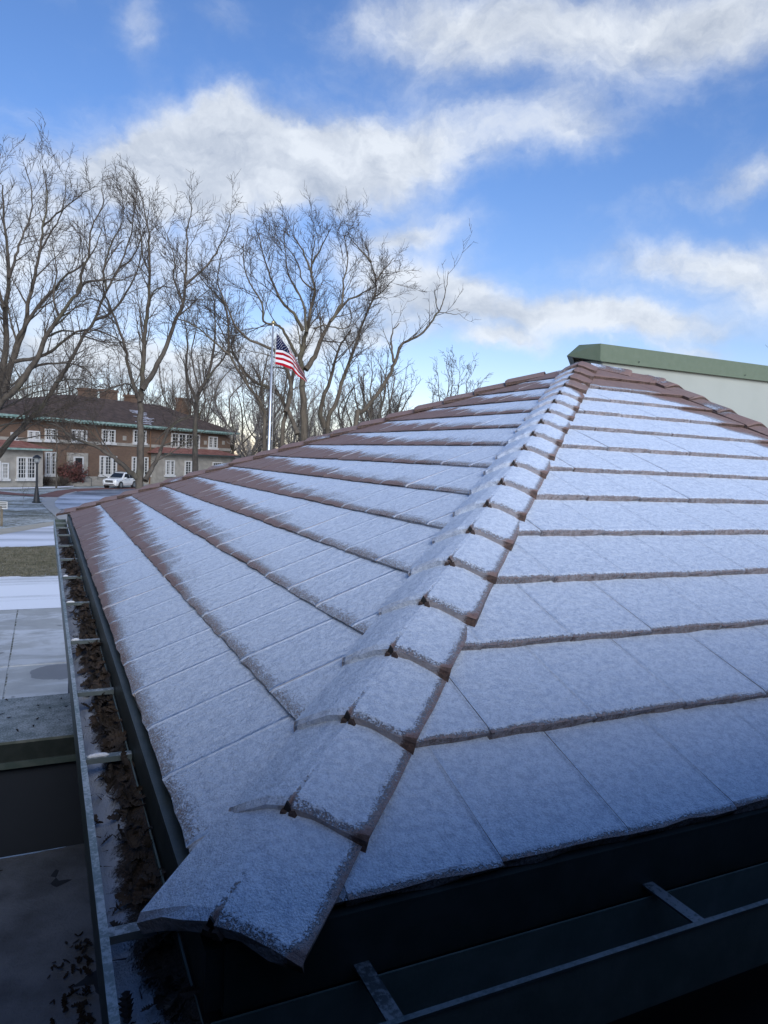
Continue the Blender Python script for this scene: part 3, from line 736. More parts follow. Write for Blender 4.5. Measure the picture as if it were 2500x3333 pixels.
# main roof with tile courses
ov = 1.0
def hroof_mat():
    return M['hroof']
def slope_courses(b, e0, e1, r0, r1, n, lift):
    """stepped courses between the eave line e0-e1 and the ridge line r0-r1"""
    for i in range(n):
        t0, t1 = i/n, (i+1)/n
        p = [e0.lerp(r0, t0), e1.lerp(r1, t0), e1.lerp(r1, t1), e0.lerp(r0, t1)]
        u = Vector((0, 0, lift)); b.poly([p[0]+u, p[1]+u, p[2], p[3], p[0], p[1]], [(0, 1, 2, 3), (4, 5, 1, 0)])
rL = fac(60, 1315, -7.5).x
E = [HM @ Vector(q) for q in ((aL-ov, ov, eH), (aR+ov, ov, eH), (aR+ov, -DEPTH-ov, eH), (aL-ov, -DEPTH-ov, eH))]
ra, rb = HM @ Vector((fac(215, 1290, -7.5).x, -7.5, ridge)), HM @ Vector((aR-8.0, -7.5, ridge))
b = MB(); slope_courses(b, E[0], E[1], ra, rb, 24, .05); slope_courses(b, E[1], E[2], rb, rb, 24, .05); slope_courses(b, E[2], E[3], rb, ra, 24, .05); slope_courses(b, E[3], E[0], ra, ra, 24, .05)
b.poly([E[0], E[1], E[2], E[3]], [(3, 2, 1, 0)]); b.build('roof', M['hroof'], house)
roof_o = house.children[-1]
eb = MB(); hb(eb, aL-ov, eH-.20, ov-.02, aR+ov, eH+.06, ov+.10); hb(eb, aR+ov-.02, eH-.20, -DEPTH, aR+ov+.1, eH+.06, ov+.1)
n_ = int((aR-aL)/.55)
for i in range(n_): hb(eb, aL+i*.55, eH-.36, .25, aL+i*.55+.2, eH-.20, ov)
eb.build('eaves', M['copper'], house)
for px0, px1, y0, back in ((268, 308, 1262, -8.2), (338, 376, 1266, -9.5), (418, 446, 1284, -7.8), (585, 617, 1294, -9.0)):
    p0, p1 = fac(px0, y0, back), fac(px1, y0, back); c = MB()
    hb(c, p0.x, eH+1, back-.9, p1.x, p0.y-.35, back+.5); hb(c, p0.x-.12, p0.y-.35, back-1.02, p1.x+.12, p0.y, back+.62); c.build('chimney', M['mbrick'], roof_o)
# stone belt, plinth, quoins
bt = fac(445, 1444).y
hb(MB(), aL, bt-.42, 0, aR, bt, .12).build('belt_course', M['stone'], house)
hb(MB(), aL, .0, 0, aR, fac(350, 1551).y, .10).build('plinth', M['stone'], house)
def window(a0, a1, h0, h1, cols, rows, out=0., mull=(), sill=True, fw=.16, parent=house):
    b = MB(); t = .20
    hb(b, a0, h0, out, a0+fw, h1, out+t); hb(b, a1-fw, h0, out, a1, h1, out+t); hb(b, a0+fw, h1-fw, out, a1-fw, h1, out+t); hb(b, a0+fw, h0, out, a1-fw, h0+fw*.8, out+t)
    for m_ in mull: x = a0+(a1-a0)*m_; hb(b, x-.13, h0, out, x+.13, h1, out+t*.9)
    for i in range(1, cols): x = a0+fw+(a1-a0-2*fw)*i/cols; hb(b, x-.024, h0+fw*.5, out, x+.024, h1-fw*.5, out+.13)
    for j in range(1, rows): z = h0+fw+(h1-h0-2*fw)*j/rows; hb(b, a0+fw*.5, z-.024, out, a1-fw*.5, z+.024, out+.12)
    w = b.build('window', M['wframe'], parent)
    hb(MB(), a0+.05, h0+.05, out+.012, a1-.05, h1-.05, out+.05).build('pane', M['pane'], w)
    if sill: hb(MB(), a0-.15, h0-.26, out, a1+.15, h0, out+.28).build('sill', M['wframe'], w)
def wpx(x0, x1, y0, y1, cols, rows, out=0., mull=(), sill=True):
    p, q = fac(x0, (y0+y1)/2, out), fac(x1, (y0+y1)/2, out); xm = (x0+x1)/2
    window(p.x, q.x, fac(xm, y1, out).y, fac(xm, y0, out).y, cols, rows, out, mull, sill)
for w in ((34, 54, 1407, 1428, 4, 3), (89, 128, 1402, 1431, 6, 4, 0., (.5,)), (145, 184, 1396, 1433, 4, 4, 0., (.5,)), (230, 281, 1399, 1436, 6, 4, 0., (.33, .67)), (330, 373, 1398, 1441, 4, 4, 0., (.5,)),
          (432, 474, 1400, 1442, 4, 4, 0., (.5,)), (556, 648, 1412, 1461, 8, 4, 0., (.25, .5, .75)), (677, 706, 1421, 1458, 4, 4, 0., (.5,)),
          (145, 180, 1471, 1545, 4, 6, 0., (.5,)), (323, 378, 1484, 1546, 6, 6, 0., (.27, .73)), (428, 480, 1487, 1547, 6, 6, 0., (.27, .73))): wpx(*w)
# stone framed entrance behind the red shrub
d0, d1 = fac(217, 1500).x, fac(281, 1500).x; hb(MB(), d0, .0, 0, d1, fac(250, 1474).y, .35).build('door_surround', M['stone'], house)
dr = hb(MB(), d0+.7, .5, .35, d1-.7, fac(250, 1486).y, .42).build('door', M['wframe'], house)
hb(MB(), d0+.95, 1.6, .42, d1-.95, fac(250, 1490).y, .44).build('pane', M['pane'], dr)
st = MB()
for i in range(5): hb(st, d0-.6-.1*i, .0, .35, d1+1.2+.2*i, .75-.15*i, .9+.38*i)
st.build('steps', M['stone'], house)
for a_ in (d0+1.4, d1+1.1): MB().tube([HM @ Vector((a_, .9, .7)), HM @ Vector((a_, .9, 1.7)), HM @ Vector((a_, 2.9, .95)), HM @ Vector((a_, 2.9, .0))], .035, 6).build('handrail', M['fascia'], house)
MB().tube([fp(fac(488, 1400).x, .1, .16), fp(fac(488, 1400).x, eH-.3, .16)], .09, 8).build('downpipe', simple('rusty_pipe', (.14, .075, .04)), house)
# left sun porch (projecting) and right porch
def porch(px0, px1, out, ytop, yeave, wins, roofm, name):
    a0, a1 = fac(px0, 1500, out).x, fac(px1, 1500, out).x; h = fac((px0+px1)/2, yeave, out).y; ht = fac((px0+px1)/2, ytop, 0).y
    hb(MB(), a0, .0, .0, a1, h-.1, out).build('porch', M['stone'], house)
    b = MB(); e0, e1 = HM @ Vector((a0-.7, out+.7, h)), HM @ Vector((a1+.7, out+.7, h)); r0, r1 = HM @ Vector((a0+1.2, .05, ht)), HM @ Vector((a1-1.2, .05, ht))
    s0, s1 = HM @ Vector((a0-.7, .05, h)), HM @ Vector((a1+.7, .05, h))
    slope_courses(b, e0, e1, r0, r1, 9, .05); slope_courses(b, e1, s1, r1, r1, 9, .05); slope_courses(b, s0, e0, r0, r0, 9, .05); b.poly([e0, e1, s1, s0], [(3, 2, 1, 0)])
    b.build('porch_roof', roofm, house)
    g = MB(); hb(g, a0-.7, h-.16, out+.68, a1+.7, h+.05, out+.8); g.build('porch_eaves', M['copper'] if px0 < 200 else M['fascia'], house)
    for w in wins: wpx(*w[:6], out, *w[6:])
porch(-70, 140, 2.6, 1432, 1458, ((-30, 0, 1500, 1557, 4, 5), (2, 26, 1506, 1558, 4, 4), (53, 115, 1487, 1558, 6, 5, (.5,))), M['rroof'], 'sun_porch')
porch(533, 762, 2.6, 1461, 1480, ((538, 566, 1498, 1546, 4, 5, (.5,)), (600, 640, 1500, 1546, 4, 5, (.5,)), (690, 720, 1504, 1546, 4, 5)), M['rroof'], 'porch')
wpx(490, 524, 1491, 1546, 4, 5, .0, (.5,))
for px in (355, 405, 668, 727):
    p = fac(px, 1426 if px < 500 else 1441); hb(MB(), p.x-.3, p.y-.3, 0, p.x+.3, p.y+.3, .06).build('stone_ornament', M['stone'], house)
M['oldsnow'] = simple('roof_snow_dusting', (.28, .28, .31), (.42, .43, .47), 3)
b = MB()
rs = random.Random(4)
for i in range(70):
    t = rs.random()*.55; s_ = .545+rs.gauss(0, .022)+t*.06; p = E[0].lerp(E[1], s_).lerp(ra.lerp(rb, s_), t+.03)+Vector((0, 0, .07)); dr_ = (ra-E[0]).normalized()
    b.obox(p, fx*rs.uniform(.3, 1.1), (ra.lerp(rb, s_)-E[0].lerp(E[1], s_)).normalized()*.18, Vector((0, 0, .02)))
b.build('snow_patch', M['oldsnow'], house, kind='stuff')

# ================================================================== white car in front of the house
def car():
    p = on_z(392, 1587, GZ+.05); p.z = GZ+.04
    fwd = Vector((-ray(392, 1587).x, -ray(392, 1587).y, 0)).normalized(); rot = Matrix.Rotation(R(-31), 3, 'Z'); fwd = rot @ fwd
    o = empty('parked_car', p, math.atan2(fwd.y, fwd.x), label='white parked sport utility vehicle facing the viewer on the curved drive', cat='car')
    wp, _, b = mat('white_car_paint'); setc(_, b, (.76, .78, .77)); b.inputs['Roughness'].default_value = .25; b.inputs['Coat Weight'].default_value = .6
    bl, _, b2 = mat('black_trim'); setc(_, b2, (.02, .02, .022)); b2.inputs['Roughness'].default_value = .5
    gl_ = glassy('car_glass', (.015, .02, .025)); chrome, _, b3 = mat('chrome'); setc(_, b3, (.6, .6, .6)); b3.inputs['Metallic'].default_value = 1; b3.inputs['Roughness'].default_value = .2
    Mw = Matrix.Translation(o.location) @ Matrix.Rotation(o.rotation_euler.z, 4, 'Z')
    # lofted body: section at each x: (x, z bottom, z belt, half width, z top, half width top)
    sec = [(2.52, .48, .86, .72, .98, .60), (2.42, .36, .98, .90, 1.08, .72), (2.1, .32, 1.06, .97, 1.18, .80), (1.35, .34, 1.12, 1.0, 1.24, .84), (1.02, .34, 1.14, 1.0, 1.27, .86),
           (.35, .34, 1.17, 1.01, 1.85, .74), (.0, .34, 1.18, 1.01, 1.92, .73), (-1.2, .34, 1.20, 1.01, 1.95, .72), (-2.0, .36, 1.22, 1.0, 1.90, .70), (-2.35, .42, 1.22, .97, 1.62, .74), (-2.55, .52, 1.15, .88, 1.22, .78)]
    bd = MB(); rings = []
    for x, zb, zl, hw, zt, ht in sec:
        rings.append([(x, -hw*.93, zb), (x, -hw, zb+.25), (x, -hw, zl-.08), (x, -hw*.97, zl), (x, -ht, zt-.05), (x, -ht*.82, zt), (x, ht*.82, zt), (x, ht, zt-.05), (x, hw*.97, zl), (x, hw, zl-.08), (x, hw, zb+.25), (x, hw*.93, zb)])
    pts = [Mw @ Vector(q) for r_ in rings for q in r_]; k = 12; fs = []
    for i in range(len(sec)-1):
        for j in range(k): fs.append((i*k+j, i*k+(j+1) % k, (i+1)*k+(j+1) % k, (i+1)*k+j))
    fs += [tuple(range(k)), tuple(range((len(sec)-1)*k, len(sec)*k))]
    bd.poly(pts, fs); body = bd.build('body', wp, o, smooth=False)
    md = body.modifiers.new('bevel', 'BEVEL'); md.width = .05; md.segments = 2; md.limit_method = 'ANGLE'; md.angle_limit = R(28)
    def bxp(name, m_, *bs, parent=o):
        q = MB()
        for a_, c_ in bs: q.box(a_, c_, Mw)
        return q.build(name, m_, parent)
    for s_ in (-1, 1):
        q = MB(); e = .012*s_
        q.prism([Mw @ Vector(v_) for v_ in ((.93, s_*.975+e, 1.19), (.34, s_*.795+e, 1.72), (-.45, s_*.765+e, 1.80), (-.45, s_*.985+e, 1.22))], Mw.to_3x3() @ Vector((0, .01*s_, 0))); q.build('side_window', gl_, o)
        q = MB(); q.prism([Mw @ Vector(v_) for v_ in ((-.53, s_*.985+e, 1.22), (-.53, s_*.765+e, 1.80), (-1.9, s_*.755+e, 1.78), (-2.2, s_*.97+e, 1.26))], Mw.to_3x3() @ Vector((0, .01*s_, 0))); q.build('side_window', gl_, o)
        bxp('mirror', wp, ((.62, s_*1.02-.02, 1.16), (.82, s_*1.22+.02, 1.34)) if s_ > 0 else ((.62, -1.24, 1.16), (.82, -1.0, 1.34)))
        q = MB(); q.prism([Mw @ Vector(v_) for v_ in ((2.47, s_*.56, .86), (2.30, s_*.90, .92), (2.12, s_*.955, .98), (2.22, s_*.90, 1.02), (2.48, s_*.60, .97))], Mw.to_3x3() @ Vector((.05, .02*s_, .0))); q.build('headlight', chrome, o)
        bxp('fog_lamp', chrome, ((2.46, s_*.72-.08, .52), (2.50, s_*.72+.08, .60)))
        bxp('door_handle', chrome, ((-.35, s_*1.02-.015, 1.0), (-.12, s_*1.02+.015, 1.05)), ((-1.35, s_*1.02-.015, 1.0), (-1.12, s_*1.02+.015, 1.05)))
        bxp('vent', chrome, ((1.1, s_*1.01-.012, .98), (1.35, s_*1.01+.012, 1.04)))
        for x in (1.55, -1.52):
            c = Mw @ Vector((x, s_*.86, .40)); ax = Mw.to_3x3() @ Vector((0, s_, 0))
            w = MB().tube([c-ax*.12, c+ax*.165], .405, 20).build('wheel', bl, o)
            MB().tube([c+ax*.16, c+ax*.175], .28, 14).build('rim', chrome, w)
            MB().tube([c-ax*.1, c+ax*.158], .475, 20).build('wheel_arch', bl, o)
    q = MB(); q.prism([Mw @ Vector(v_) for v_ in ((1.03, -.80, 1.285), (1.03, .80, 1.285), (.36, .66, 1.80), (.36, -.66, 1.80))], Mw.to_3x3() @ Vector((.03, 0, .025))); q.build('windscreen', gl_, o)
    bxp('grille', bl, ((2.44, -.50, .70), (2.535, .50, .96)))
    bxp('grille_surround', chrome, ((2.50, -.54, .955), (2.545, .54, .985)), ((2.50, -.54, .68), (2.545, .54, .705)), ((2.53, -.5, .81), (2.55, .5, .83)))
    bxp('lower_intake', bl, ((2.40, -.62, .46), (2.53, .62, .54)))
    bxp('roof_rail', chrome, ((-1.7, -.66, 1.95), (.1, -.62, 2.0)), ((-1.7, .62, 1.95), (.1, .66, 2.0)))
    bxp('sunroof', gl_, ((-.7, -.42, 1.93), (.0, .42, 1.952)))
car()

# ================================================================== flag pole and flag
FP = at(889, 1062, 31.0); fpx = Vector((FP.x, FP.y, GZ))
steel, _, b = mat('brushed_aluminium'); setc(_, b, (.62, .64, .65)); b.inputs['Metallic'].default_value = .75; b.inputs['Roughness'].default_value = .35
pole = empty('flagpole', fpx, label='tall silver flagpole with a gold ball finial beyond the roof edge', cat='flagpole')
MB().tube([fpx, fpx.lerp(FP, .4), FP], [.066, .060, .035], 16).build('pole', steel, pole, smooth=True)
gold, _, b = mat('gilded_ball'); setc(_, b, (.50, .42, .22)); b.inputs['Metallic'].default_value = .8; b.inputs['Roughness'].default_value = .3
bm = bmesh.new(); bmesh.ops.create_uvsphere(bm, u_segments=16, v_segments=10, radius=.085, matrix=Matrix.Translation(FP+Vector((0, 0, .16)))); m_ = bpy.data.meshes.new('finial'); bm.to_mesh(m_); bm.free(); m_.materials.append(gold); m_.polygons.foreach_set('use_smooth', [True]*len(m_.polygons)); ob('finial', m_, pole)
MB().tube([FP, FP+Vector((0, 0, .1))], .03, 8).build('truck', steel, pole)
r2 = Vector((RT.x, RT.y, 0)).normalized(); f2 = Vector((-r2.y, r2.x, 0))
hb_ = FP+r2*.05; h0 = FP+r2*.16+Vector((0, 0, -.28))
MB().tube([FP+r2*.03+Vector((0, 0, -.05)), FP+r2*.12+Vector((0, 0, -.07)), h0+Vector((0, 0, .02)), h0+Vector((-.03, 0, -1.38)), fpx+r2*.12+Vector((0, 0, 1.2))], .007, 5).build('halyard', M['wframe'], pole)
HO = 1.32      # hoist
# silhouette of the drooping cloth in hoist units: for each station along the fly (top x,z) and (bottom x,z), and depth
stn = [(0, (0, 0), (-.01, 1.0), 0), (.16, (.13, .13), (.24, 1.045), .05), (.32, (.27, .32), (.48, 1.12), .12), (.46, (.40, .49), (.58, 1.17), .05), (.60, (.53, .67), (.66, 1.28), -.10), (.74, (.70, .93), (.76, 1.37), .04), (.88, (.88, 1.20), (.92, 1.45), .13), (1, (1.03, 1.47), (1.02, 1.53), .02)]
def flag_p(s_, t):
    for i in range(len(stn)-1):
        if s_ <= stn[i+1][0]: break
    a, c = stn[i], stn[i+1]; k = (s_-a[0])/(c[0]-a[0]); k = max(0, min(1, k)); k = k*k*(3-2*k)*.5+k*.5
    L2 = lambda p, q: (p[0]+(q[0]-p[0])*k, p[1]+(q[1]-p[1])*k)
    tp_, bo = L2(a[1], c[1]), L2(a[2], c[2]); dp = a[3]+(c[3]-a[3])*k
    # the upper part of the cloth folds over: the stripes run down the fold
    tt = t**(1+1.1*min(1, s_*1.6)) if s_ > 0 else t
    sag = .5*math.sin(math.pi*t)*.10*min(1, s_*3)
    x = tp_[0]+(bo[0]-tp_[0])*t + sag*.3; z = tp_[1]+(bo[1]-tp_[1])*tt
    y = dp*math.sin(2.2+t*5.2+s_*3)*1.0 + .16*math.sin(math.pi*t)*s_
    return h0 + r2*(x*HO) + f2*(y*HO) - Vector((0, 0, z*HO))
def cloth_mat(name, c):
    m, nt, b = mat(name); setc(nt, b, c); b.inputs['Roughness'].default_value = .85; b.inputs['Specular IOR Level'].default_value = .1
    tr = node(nt, 'ShaderNodeBsdfTranslucent'); tr.inputs[0].default_value = (*c, 1); mx = node(nt, 'ShaderNodeMixShader'); mx.inputs[0].default_value = .2
    out = nt.nodes['Material Output']; nt.links.new(b.outputs[0], mx.inputs[1]); nt.links.new(tr.outputs[0], mx.inputs[2]); nt.links.new(mx.outputs[0], out.inputs[0]); return m
cr, cw, cbl = cloth_mat('red_cloth', (.40, .010, .022)), cloth_mat('white_cloth', (.80, .80, .82)), cloth_mat('navy_cloth', (.006, .010, .055))
NS, NT = 60, 39
v = [flag_p(i/NS, j/NT) for i in range(NS+1) for j in range(NT+1)]; f = []; mi = []
for i in range(NS):
    for j in range(NT):
        a = i*(NT+1)+j; f.append((a, a+1, a+NT+2, a+NT+1)); st_ = j//3
        mi.append(2 if (i < NS*.4 and st_ < 7) else (0 if st_ % 2 == 0 else 1))
m_ = me('flag', v, f, cr, smooth=True); m_.materials.append(cw); m_.materials.append(cbl); m_.polygons.foreach_set('material_index', mi)
flag = ob('flag', m_, label='drooping flag of stars and red and white stripes on the flagpole', cat='flag')
sb_ = MB()
for rr in range(9):
    for cc in range(6 if rr % 2 == 0 else 5):
        s_ = (.4/12)*(1+2*cc+(rr % 2)); t = (7/13/10)*(rr+1); c = flag_p(s_, t); du = (flag_p(s_+.01, t)-c)/.01; dv = (flag_p(s_, t+.01)-c)/.01
        du, dv = du.normalized()*.036, dv.normalized()*-.036; nn = du.cross(dv).normalized()
        if nn.dot(CAM-c) < 0: nn = -nn
        ps = []
        for k_ in range(10): a_ = math.pi/2+k_*math.pi/5; r_ = .62 if k_ % 2 == 0 else .27; ps.append(c+(du*math.cos(a_)+dv*math.sin(a_))*r_+nn*.008)
        sb_.poly(ps, [tuple(range(10))])
ob('stars', me('stars', sb_.v, sb_.f, cw), flag)

# ================================================================== lamp post, sign, small poles
iron, _, b = mat('black_iron'); setc(_, b, (.018, .02, .022)); b.inputs['Roughness'].default_value = .5
lp = on_z(119, 1636, GZ); lamp = empty('street_lamp', lp, label='black iron lamp post with lantern head standing on the frosty lawn', cat='lamp post')
U = Vector((0, 0, 1))
MB().tube([lp, lp+U*.08, lp+U*.1, lp+U*.35, lp+U*.9, lp+U*1.3, lp+U*1.35], [.36, .36, .27, .24, .17, .12, .15], 14).build('base', iron, lamp)
MB().tube([lp+U*1.33, lp+U*3.25, lp+U*3.3, lp+U*3.4], [.095, .08, .13, .1], 12).build('pole', iron, lamp)
lgl, _, b = mat('lantern_glass'); setc(_, b, (.35, .37, .36)); b.inputs['Roughness'].default_value = .3
ln = MB().tube([lp+U*3.4, lp+U*3.5, lp+U*3.78], [.13, .22, .26], 8).build('lantern', lgl, lamp)
MB().tube([lp+U*3.78, lp+U*3.84, lp+U*4.0, lp+U*4.05], [.36, .34, .16, .04], 12).build('cap', iron, ln)
for k in range(4):
    a = k*math.pi/2+.4; d = Vector((math.cos(a), math.sin(a), 0)); MB().tube([lp+U*3.4+d*.14, lp+U*3.78+d*.27], .018, 5).build('bar', iron, ln)
sg = on_z(5, 1712, GZ); sign = empty('small_sign', sg, label='small white sign with dark lines of lettering on a wooden post at the lawn edge', cat='sign')
wood = simple('weathered_post', (.10, .085, .06), (.15, .125, .09), 5)
MB().box((-.07, -.07, 0), (.07, .07, 1.2), Matrix.Translation(sg)).build('post', wood, sign)
sM = Matrix.Translation(sg+Vector((.08, -.09, 1.05))) @ Matrix.Rotation(-YAW*.6, 4, 'Z')
pn = MB().box((-.24, 0, -.02), (.24, .03, .42), sM).build('panel', M['wframe'], sign)
for k in range(4): MB().box((-.2, -.006, .035+k*.095), (.2, 0, .085+k*.095), sM).build('dark_line', iron, pn)

# ================================================================== bare winter trees
def bark_mat(name, c1, c2, moss=None):
    m, nt, b = mat(name); P = node(nt, 'ShaderNodeNewGeometry').outputs['Position']
    c = mixc(nt, noise(nt, scalev(nt, P, (1, 1, .35)), 3.5, 5, .65).sm(.35, .65), c1, c2)
    if moss: c = mixc(nt, noise(nt, P, .5, 3).sm(.5, .7)*.5, c, moss)
    setc(nt, b, c); b.inputs['Roughness'].default_value = .9; b.inputs['Specular IOR Level'].default_value = .2
    bump(nt, b, noise(nt, scalev(nt, P, (1, 1, .25)), 9, 4), .6, .05); return m
M['bark'] = bark_mat('grey_brown_bark', (.062, .054, .045), (.112, .097, .080), (.11, .11, .07))
M['fartwig'] = simple('hazed_far_twigs', (.19, .175, .16), (.26, .24, .22), 1.5, .9, spec=.15)  # twig colour lightened to stand in for distance haze
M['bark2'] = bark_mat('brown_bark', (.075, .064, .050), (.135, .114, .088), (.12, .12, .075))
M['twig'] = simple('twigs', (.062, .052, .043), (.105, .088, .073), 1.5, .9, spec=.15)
def norm(v): return v/(np.linalg.norm(v)+1e-9)
class Tree:
    """collects tapered limbs; thick ones go to the trunk, thin ones to the crown"""
    def __init__(s, seed, twig=.010): s.rg = np.random.default_rng(seed); s.big = []; s.small = []; s.twig = twig
    def limb(s, pts, r0, r1, lev, dens=1., upb=.25, start=.25, maxlev=3, big=True, spread=1., clen=None):
        pts = np.asarray(pts, float); seg = np.linalg.norm(np.diff(pts, axis=0), axis=1); L = seg.sum(); n = len(pts)
        t = np.concatenate([[0], np.cumsum(seg)])/L; rad = r0+(r1-r0)*t**.7
        (s.big if big else s.small).append((pts, rad))
        if lev >= maxlev: return
        nchild = max(2, int(dens*L*(1.55 if lev == 0 else 3.4 if lev == 1 else 4.4)))
        for k in range(nchild):
            u = start+(1-start)*(k+s.rg.random())/nchild; i = min(np.searchsorted(t, u)-1, n-2); i = max(i, 0); f = (u-t[i])/(t[i+1]-t[i]+1e-9)
            p = pts[i]+(pts[i+1]-pts[i])*f; d = norm(pts[i+1]-pts[i]); r = r0+(r1-r0)*u**.7
            q = s.rg.normal(size=3); q -= d*q.dot(d); q = norm(q); ang = s.rg.uniform(.45, 1.0)*spread
            nd = norm(d*math.cos(ang)+q*math.sin(ang)+np.array([0, 0, upb*s.rg.uniform(.2, 1.2)*(1 if lev == 0 else .55)]))
            base = clen if clen else L
            cl = base*s.rg.uniform(.16, .42)*(1.15-.55*u)
            cl = min(cl, [6.2, 3.0, 1.35][lev]) * (1 if lev else s.rg.uniform(.6, 1.15))
            if cl < .32: cl = .32+.25*s.rg.random()
            m_ = [7, 5, 3][min(lev, 2)]; cp_ = [p]; dd = nd
            for j in range(m_):
                dd = norm(dd+s.rg.normal(0, .09, 3)+np.array([0, 0, upb*.10])); cp_.append(cp_[-1]+dd*cl/m_)
            cr = max(s.twig*(1.35 if lev < 2 else 1.0), min(r*.55, cl*.020))
            s.limb(cp_, cr, s.twig*.6, lev+1, dens, upb, .15, maxlev, big=(cr > .05), spread=spread)
    def mesh(s, name, lst, sides, material):
        V = []; F = []; off = 0
        ang = np.arange(sides)*2*math.pi/sides; ca, sa = np.cos(ang), np.sin(ang)
        for pts, rad in lst:
            n = len(pts); t = np.gradient(pts, axis=0); t /= np.linalg.norm(t, axis=1, keepdims=True)+1e-9
            a = np.cross(t, np.array([.31, .83, .46])); a /= np.linalg.norm(a, axis=1, keepdims=True)+1e-9; b = np.cross(t, a)
            ring = pts[:, None, :]+(a[:, None, :]*ca[None, :, None]+b[:, None, :]*sa[None, :, None])*rad[:, None, None]
            V.append(ring.reshape(-1, 3)); i = np.arange(n-1)[:, None]*sides; k = np.arange(sides)[None, :]; k2 = (k+1) % sides
            F.append(np.stack([i+k, i+k2, i+sides+k2, i+sides+k], -1).reshape(-1, 4)+off); off += n*sides
        return npmesh(name, np.concatenate(V), np.concatenate(F), material, smooth=True)
    def build(s, base, label, group=None, bark='bark', name='bare_tree'):
        o = empty(name, base, label=label, cat='tree', group=group)
        ob('trunk', s.mesh('trunk', s.big, 8, M[bark]), o); ob('crown', s.mesh('crown', s.small, 3, M['twig']), o); return o
def spline(P, sub=4, jit=.0, rg=None):
    """Catmull-Rom through rough points"""
    P = [np.asarray(p, float) for p in P]; P = [2*P[0]-P[1]]+P+[2*P[-1]-P[-2]]; out = []
    for i in range(1, len(P)-2):
        for k in range(sub):
            t = k/sub; a, b, c, d = P[i-1:i+3]
            q = .5*((2*b)+(c-a)*t+(2*a-5*b+4*c-d)*t*t+(3*b-a-3*c+d)*t**3)
            if rg is not None and (i > 1 or k): q = q+rg.normal(0, jit, 3)
            out.append(q)
    out.append(P[-2]); return np.array(out)
def traced(name_label, depth, limbs, seed, bark='bark', dens=1., group=None, twig=.011, maxlev=3, base=None):
    """limbs: (list of photo pixels, width px at start, width px at end, lean in depth m)"""
    T = Tree(seed, twig)
    for L in limbs:
        px, w0, w1, lean = L[:4]; st = L[4] if len(L) > 4 else .25
        n = len(px); pts = []
        for i, (x, y) in enumerate(px):
            k = i/(n-1); pts.append(np.array(at(x, y, depth+lean*k+ (0 if len(L) < 6 else L[5]))))
        sp_ = spline(pts, 4, .025, T.rg); m2p = depth/FPX/2
        T.limb(sp_, w0*m2p*.75, max(w1*m2p*.8, twig), 0, dens=dens, upb=.28, start=st, maxlev=maxlev, clen=11.)
    p = base or Vector(on_z(limbs[0][0][0][0], limbs[0][0][0][1], GZ)); b0 = at(limbs[0][0][0][0], limbs[0][0][0][1], depth); 
    return T.build((b0.x, b0.y, GZ), name_label, group, bark)
def q1(*p): return [(x/2.074, 400+y/2.074) for x, y in p]        # notes taken on an enlarged view of the left trees
def q2(*p): return [(600+x/1.659, 600+y/1.659) for x, y in p]    # and of the middle trees
def gb(px, y, depth):                                            # pixel row where ground lies at this depth
    lo, hi = 1400., 4000.
    for _ in range(40):
        m_ = (lo+hi)/2
        if at(px, m_, depth).z > GZ: lo = m_
        else: hi = m_
    return (px, hi)
pb = lambda x, y: (x/1.843, 1050+y/1.843)    # notes taken on the enlarged house
d = 46
traced('big bare tree at the far left with several tall upright stems', d, [
 ([gb(-55, 0, d)]+q1((-70, 2074), (-10, 1800), (40, 1500), (38, 1250), (60, 1050), (50, 850), (25, 640), (20, 420)), 60, 5, 2),
 (q1((0, 1900), (100, 1560), (160, 1400), (200, 1180), (240, 1020), (265, 880), (290, 700), (320, 500), (285, 290)), 34, 3, -2),
 (q1((90, 1580), (130, 1440), (255, 1240), (380, 1110), (430, 1040), (560, 960), (640, 850), (690, 700)), 22, 3, -4),
 (q1((60, 1050), (110, 900), (150, 770), (205, 640), (215, 470), (170, 300)), 15, 3, 3),
 (q1((265, 880), (330, 760), (400, 650), (440, 500), (445, 330)), 11, 2, 2),
 (q1((290, 700), (380, 620), (480, 540), (560, 480), (640, 430)), 9, 2, -2),
 (q1((30, 1250), (-40, 1000), (-20, 700), (-30, 420), (0, 200)), 16, 3, 2),
 (q1((60, 1050), (110, 930), (200, 860), (270, 760)), 8, 2, 2)], 21, dens=1.0)
d = 43
traced('leaning bare tree with long limbs rising to the right in front of the mansion', d, [
 ([gb(-130, 0, d), (-70, 1450), (0, 1315), (54, 1262)]+q1((230, 1620), (320, 1440), (400, 1310), (520, 1150), (580, 1080), (700, 1060), (830, 1060)), 60, 4, -4),
 (q1((100, 1610), (300, 1570), (420, 1480), (520, 1410), (640, 1400), (760, 1440), (850, 1500)), 19, 3, -3),
 (q1((230, 1640), (420, 1620), (560, 1650), (640, 1730)), 13, 3, -3),
 (q1((520, 1150), (560, 1000), (600, 880), (620, 700), (690, 560), (690, 420)), 14, 3, -2),
 (q1((400, 1310), (360, 1180), (380, 1010), (350, 800)), 12, 3, 2),
 (q1((-40, 2050), (-50, 1700), (-60, 1450), (-40, 1200)), 26, 4, 3),
 (q1((200, 1660), (120, 1740), (40, 1780), (-60, 1790)), 16, 3, -2),
 (q1((320, 1440), (420, 1400), (560, 1420), (690, 1380)), 12, 3, -3)], 22, dens=1.0)
d = 50
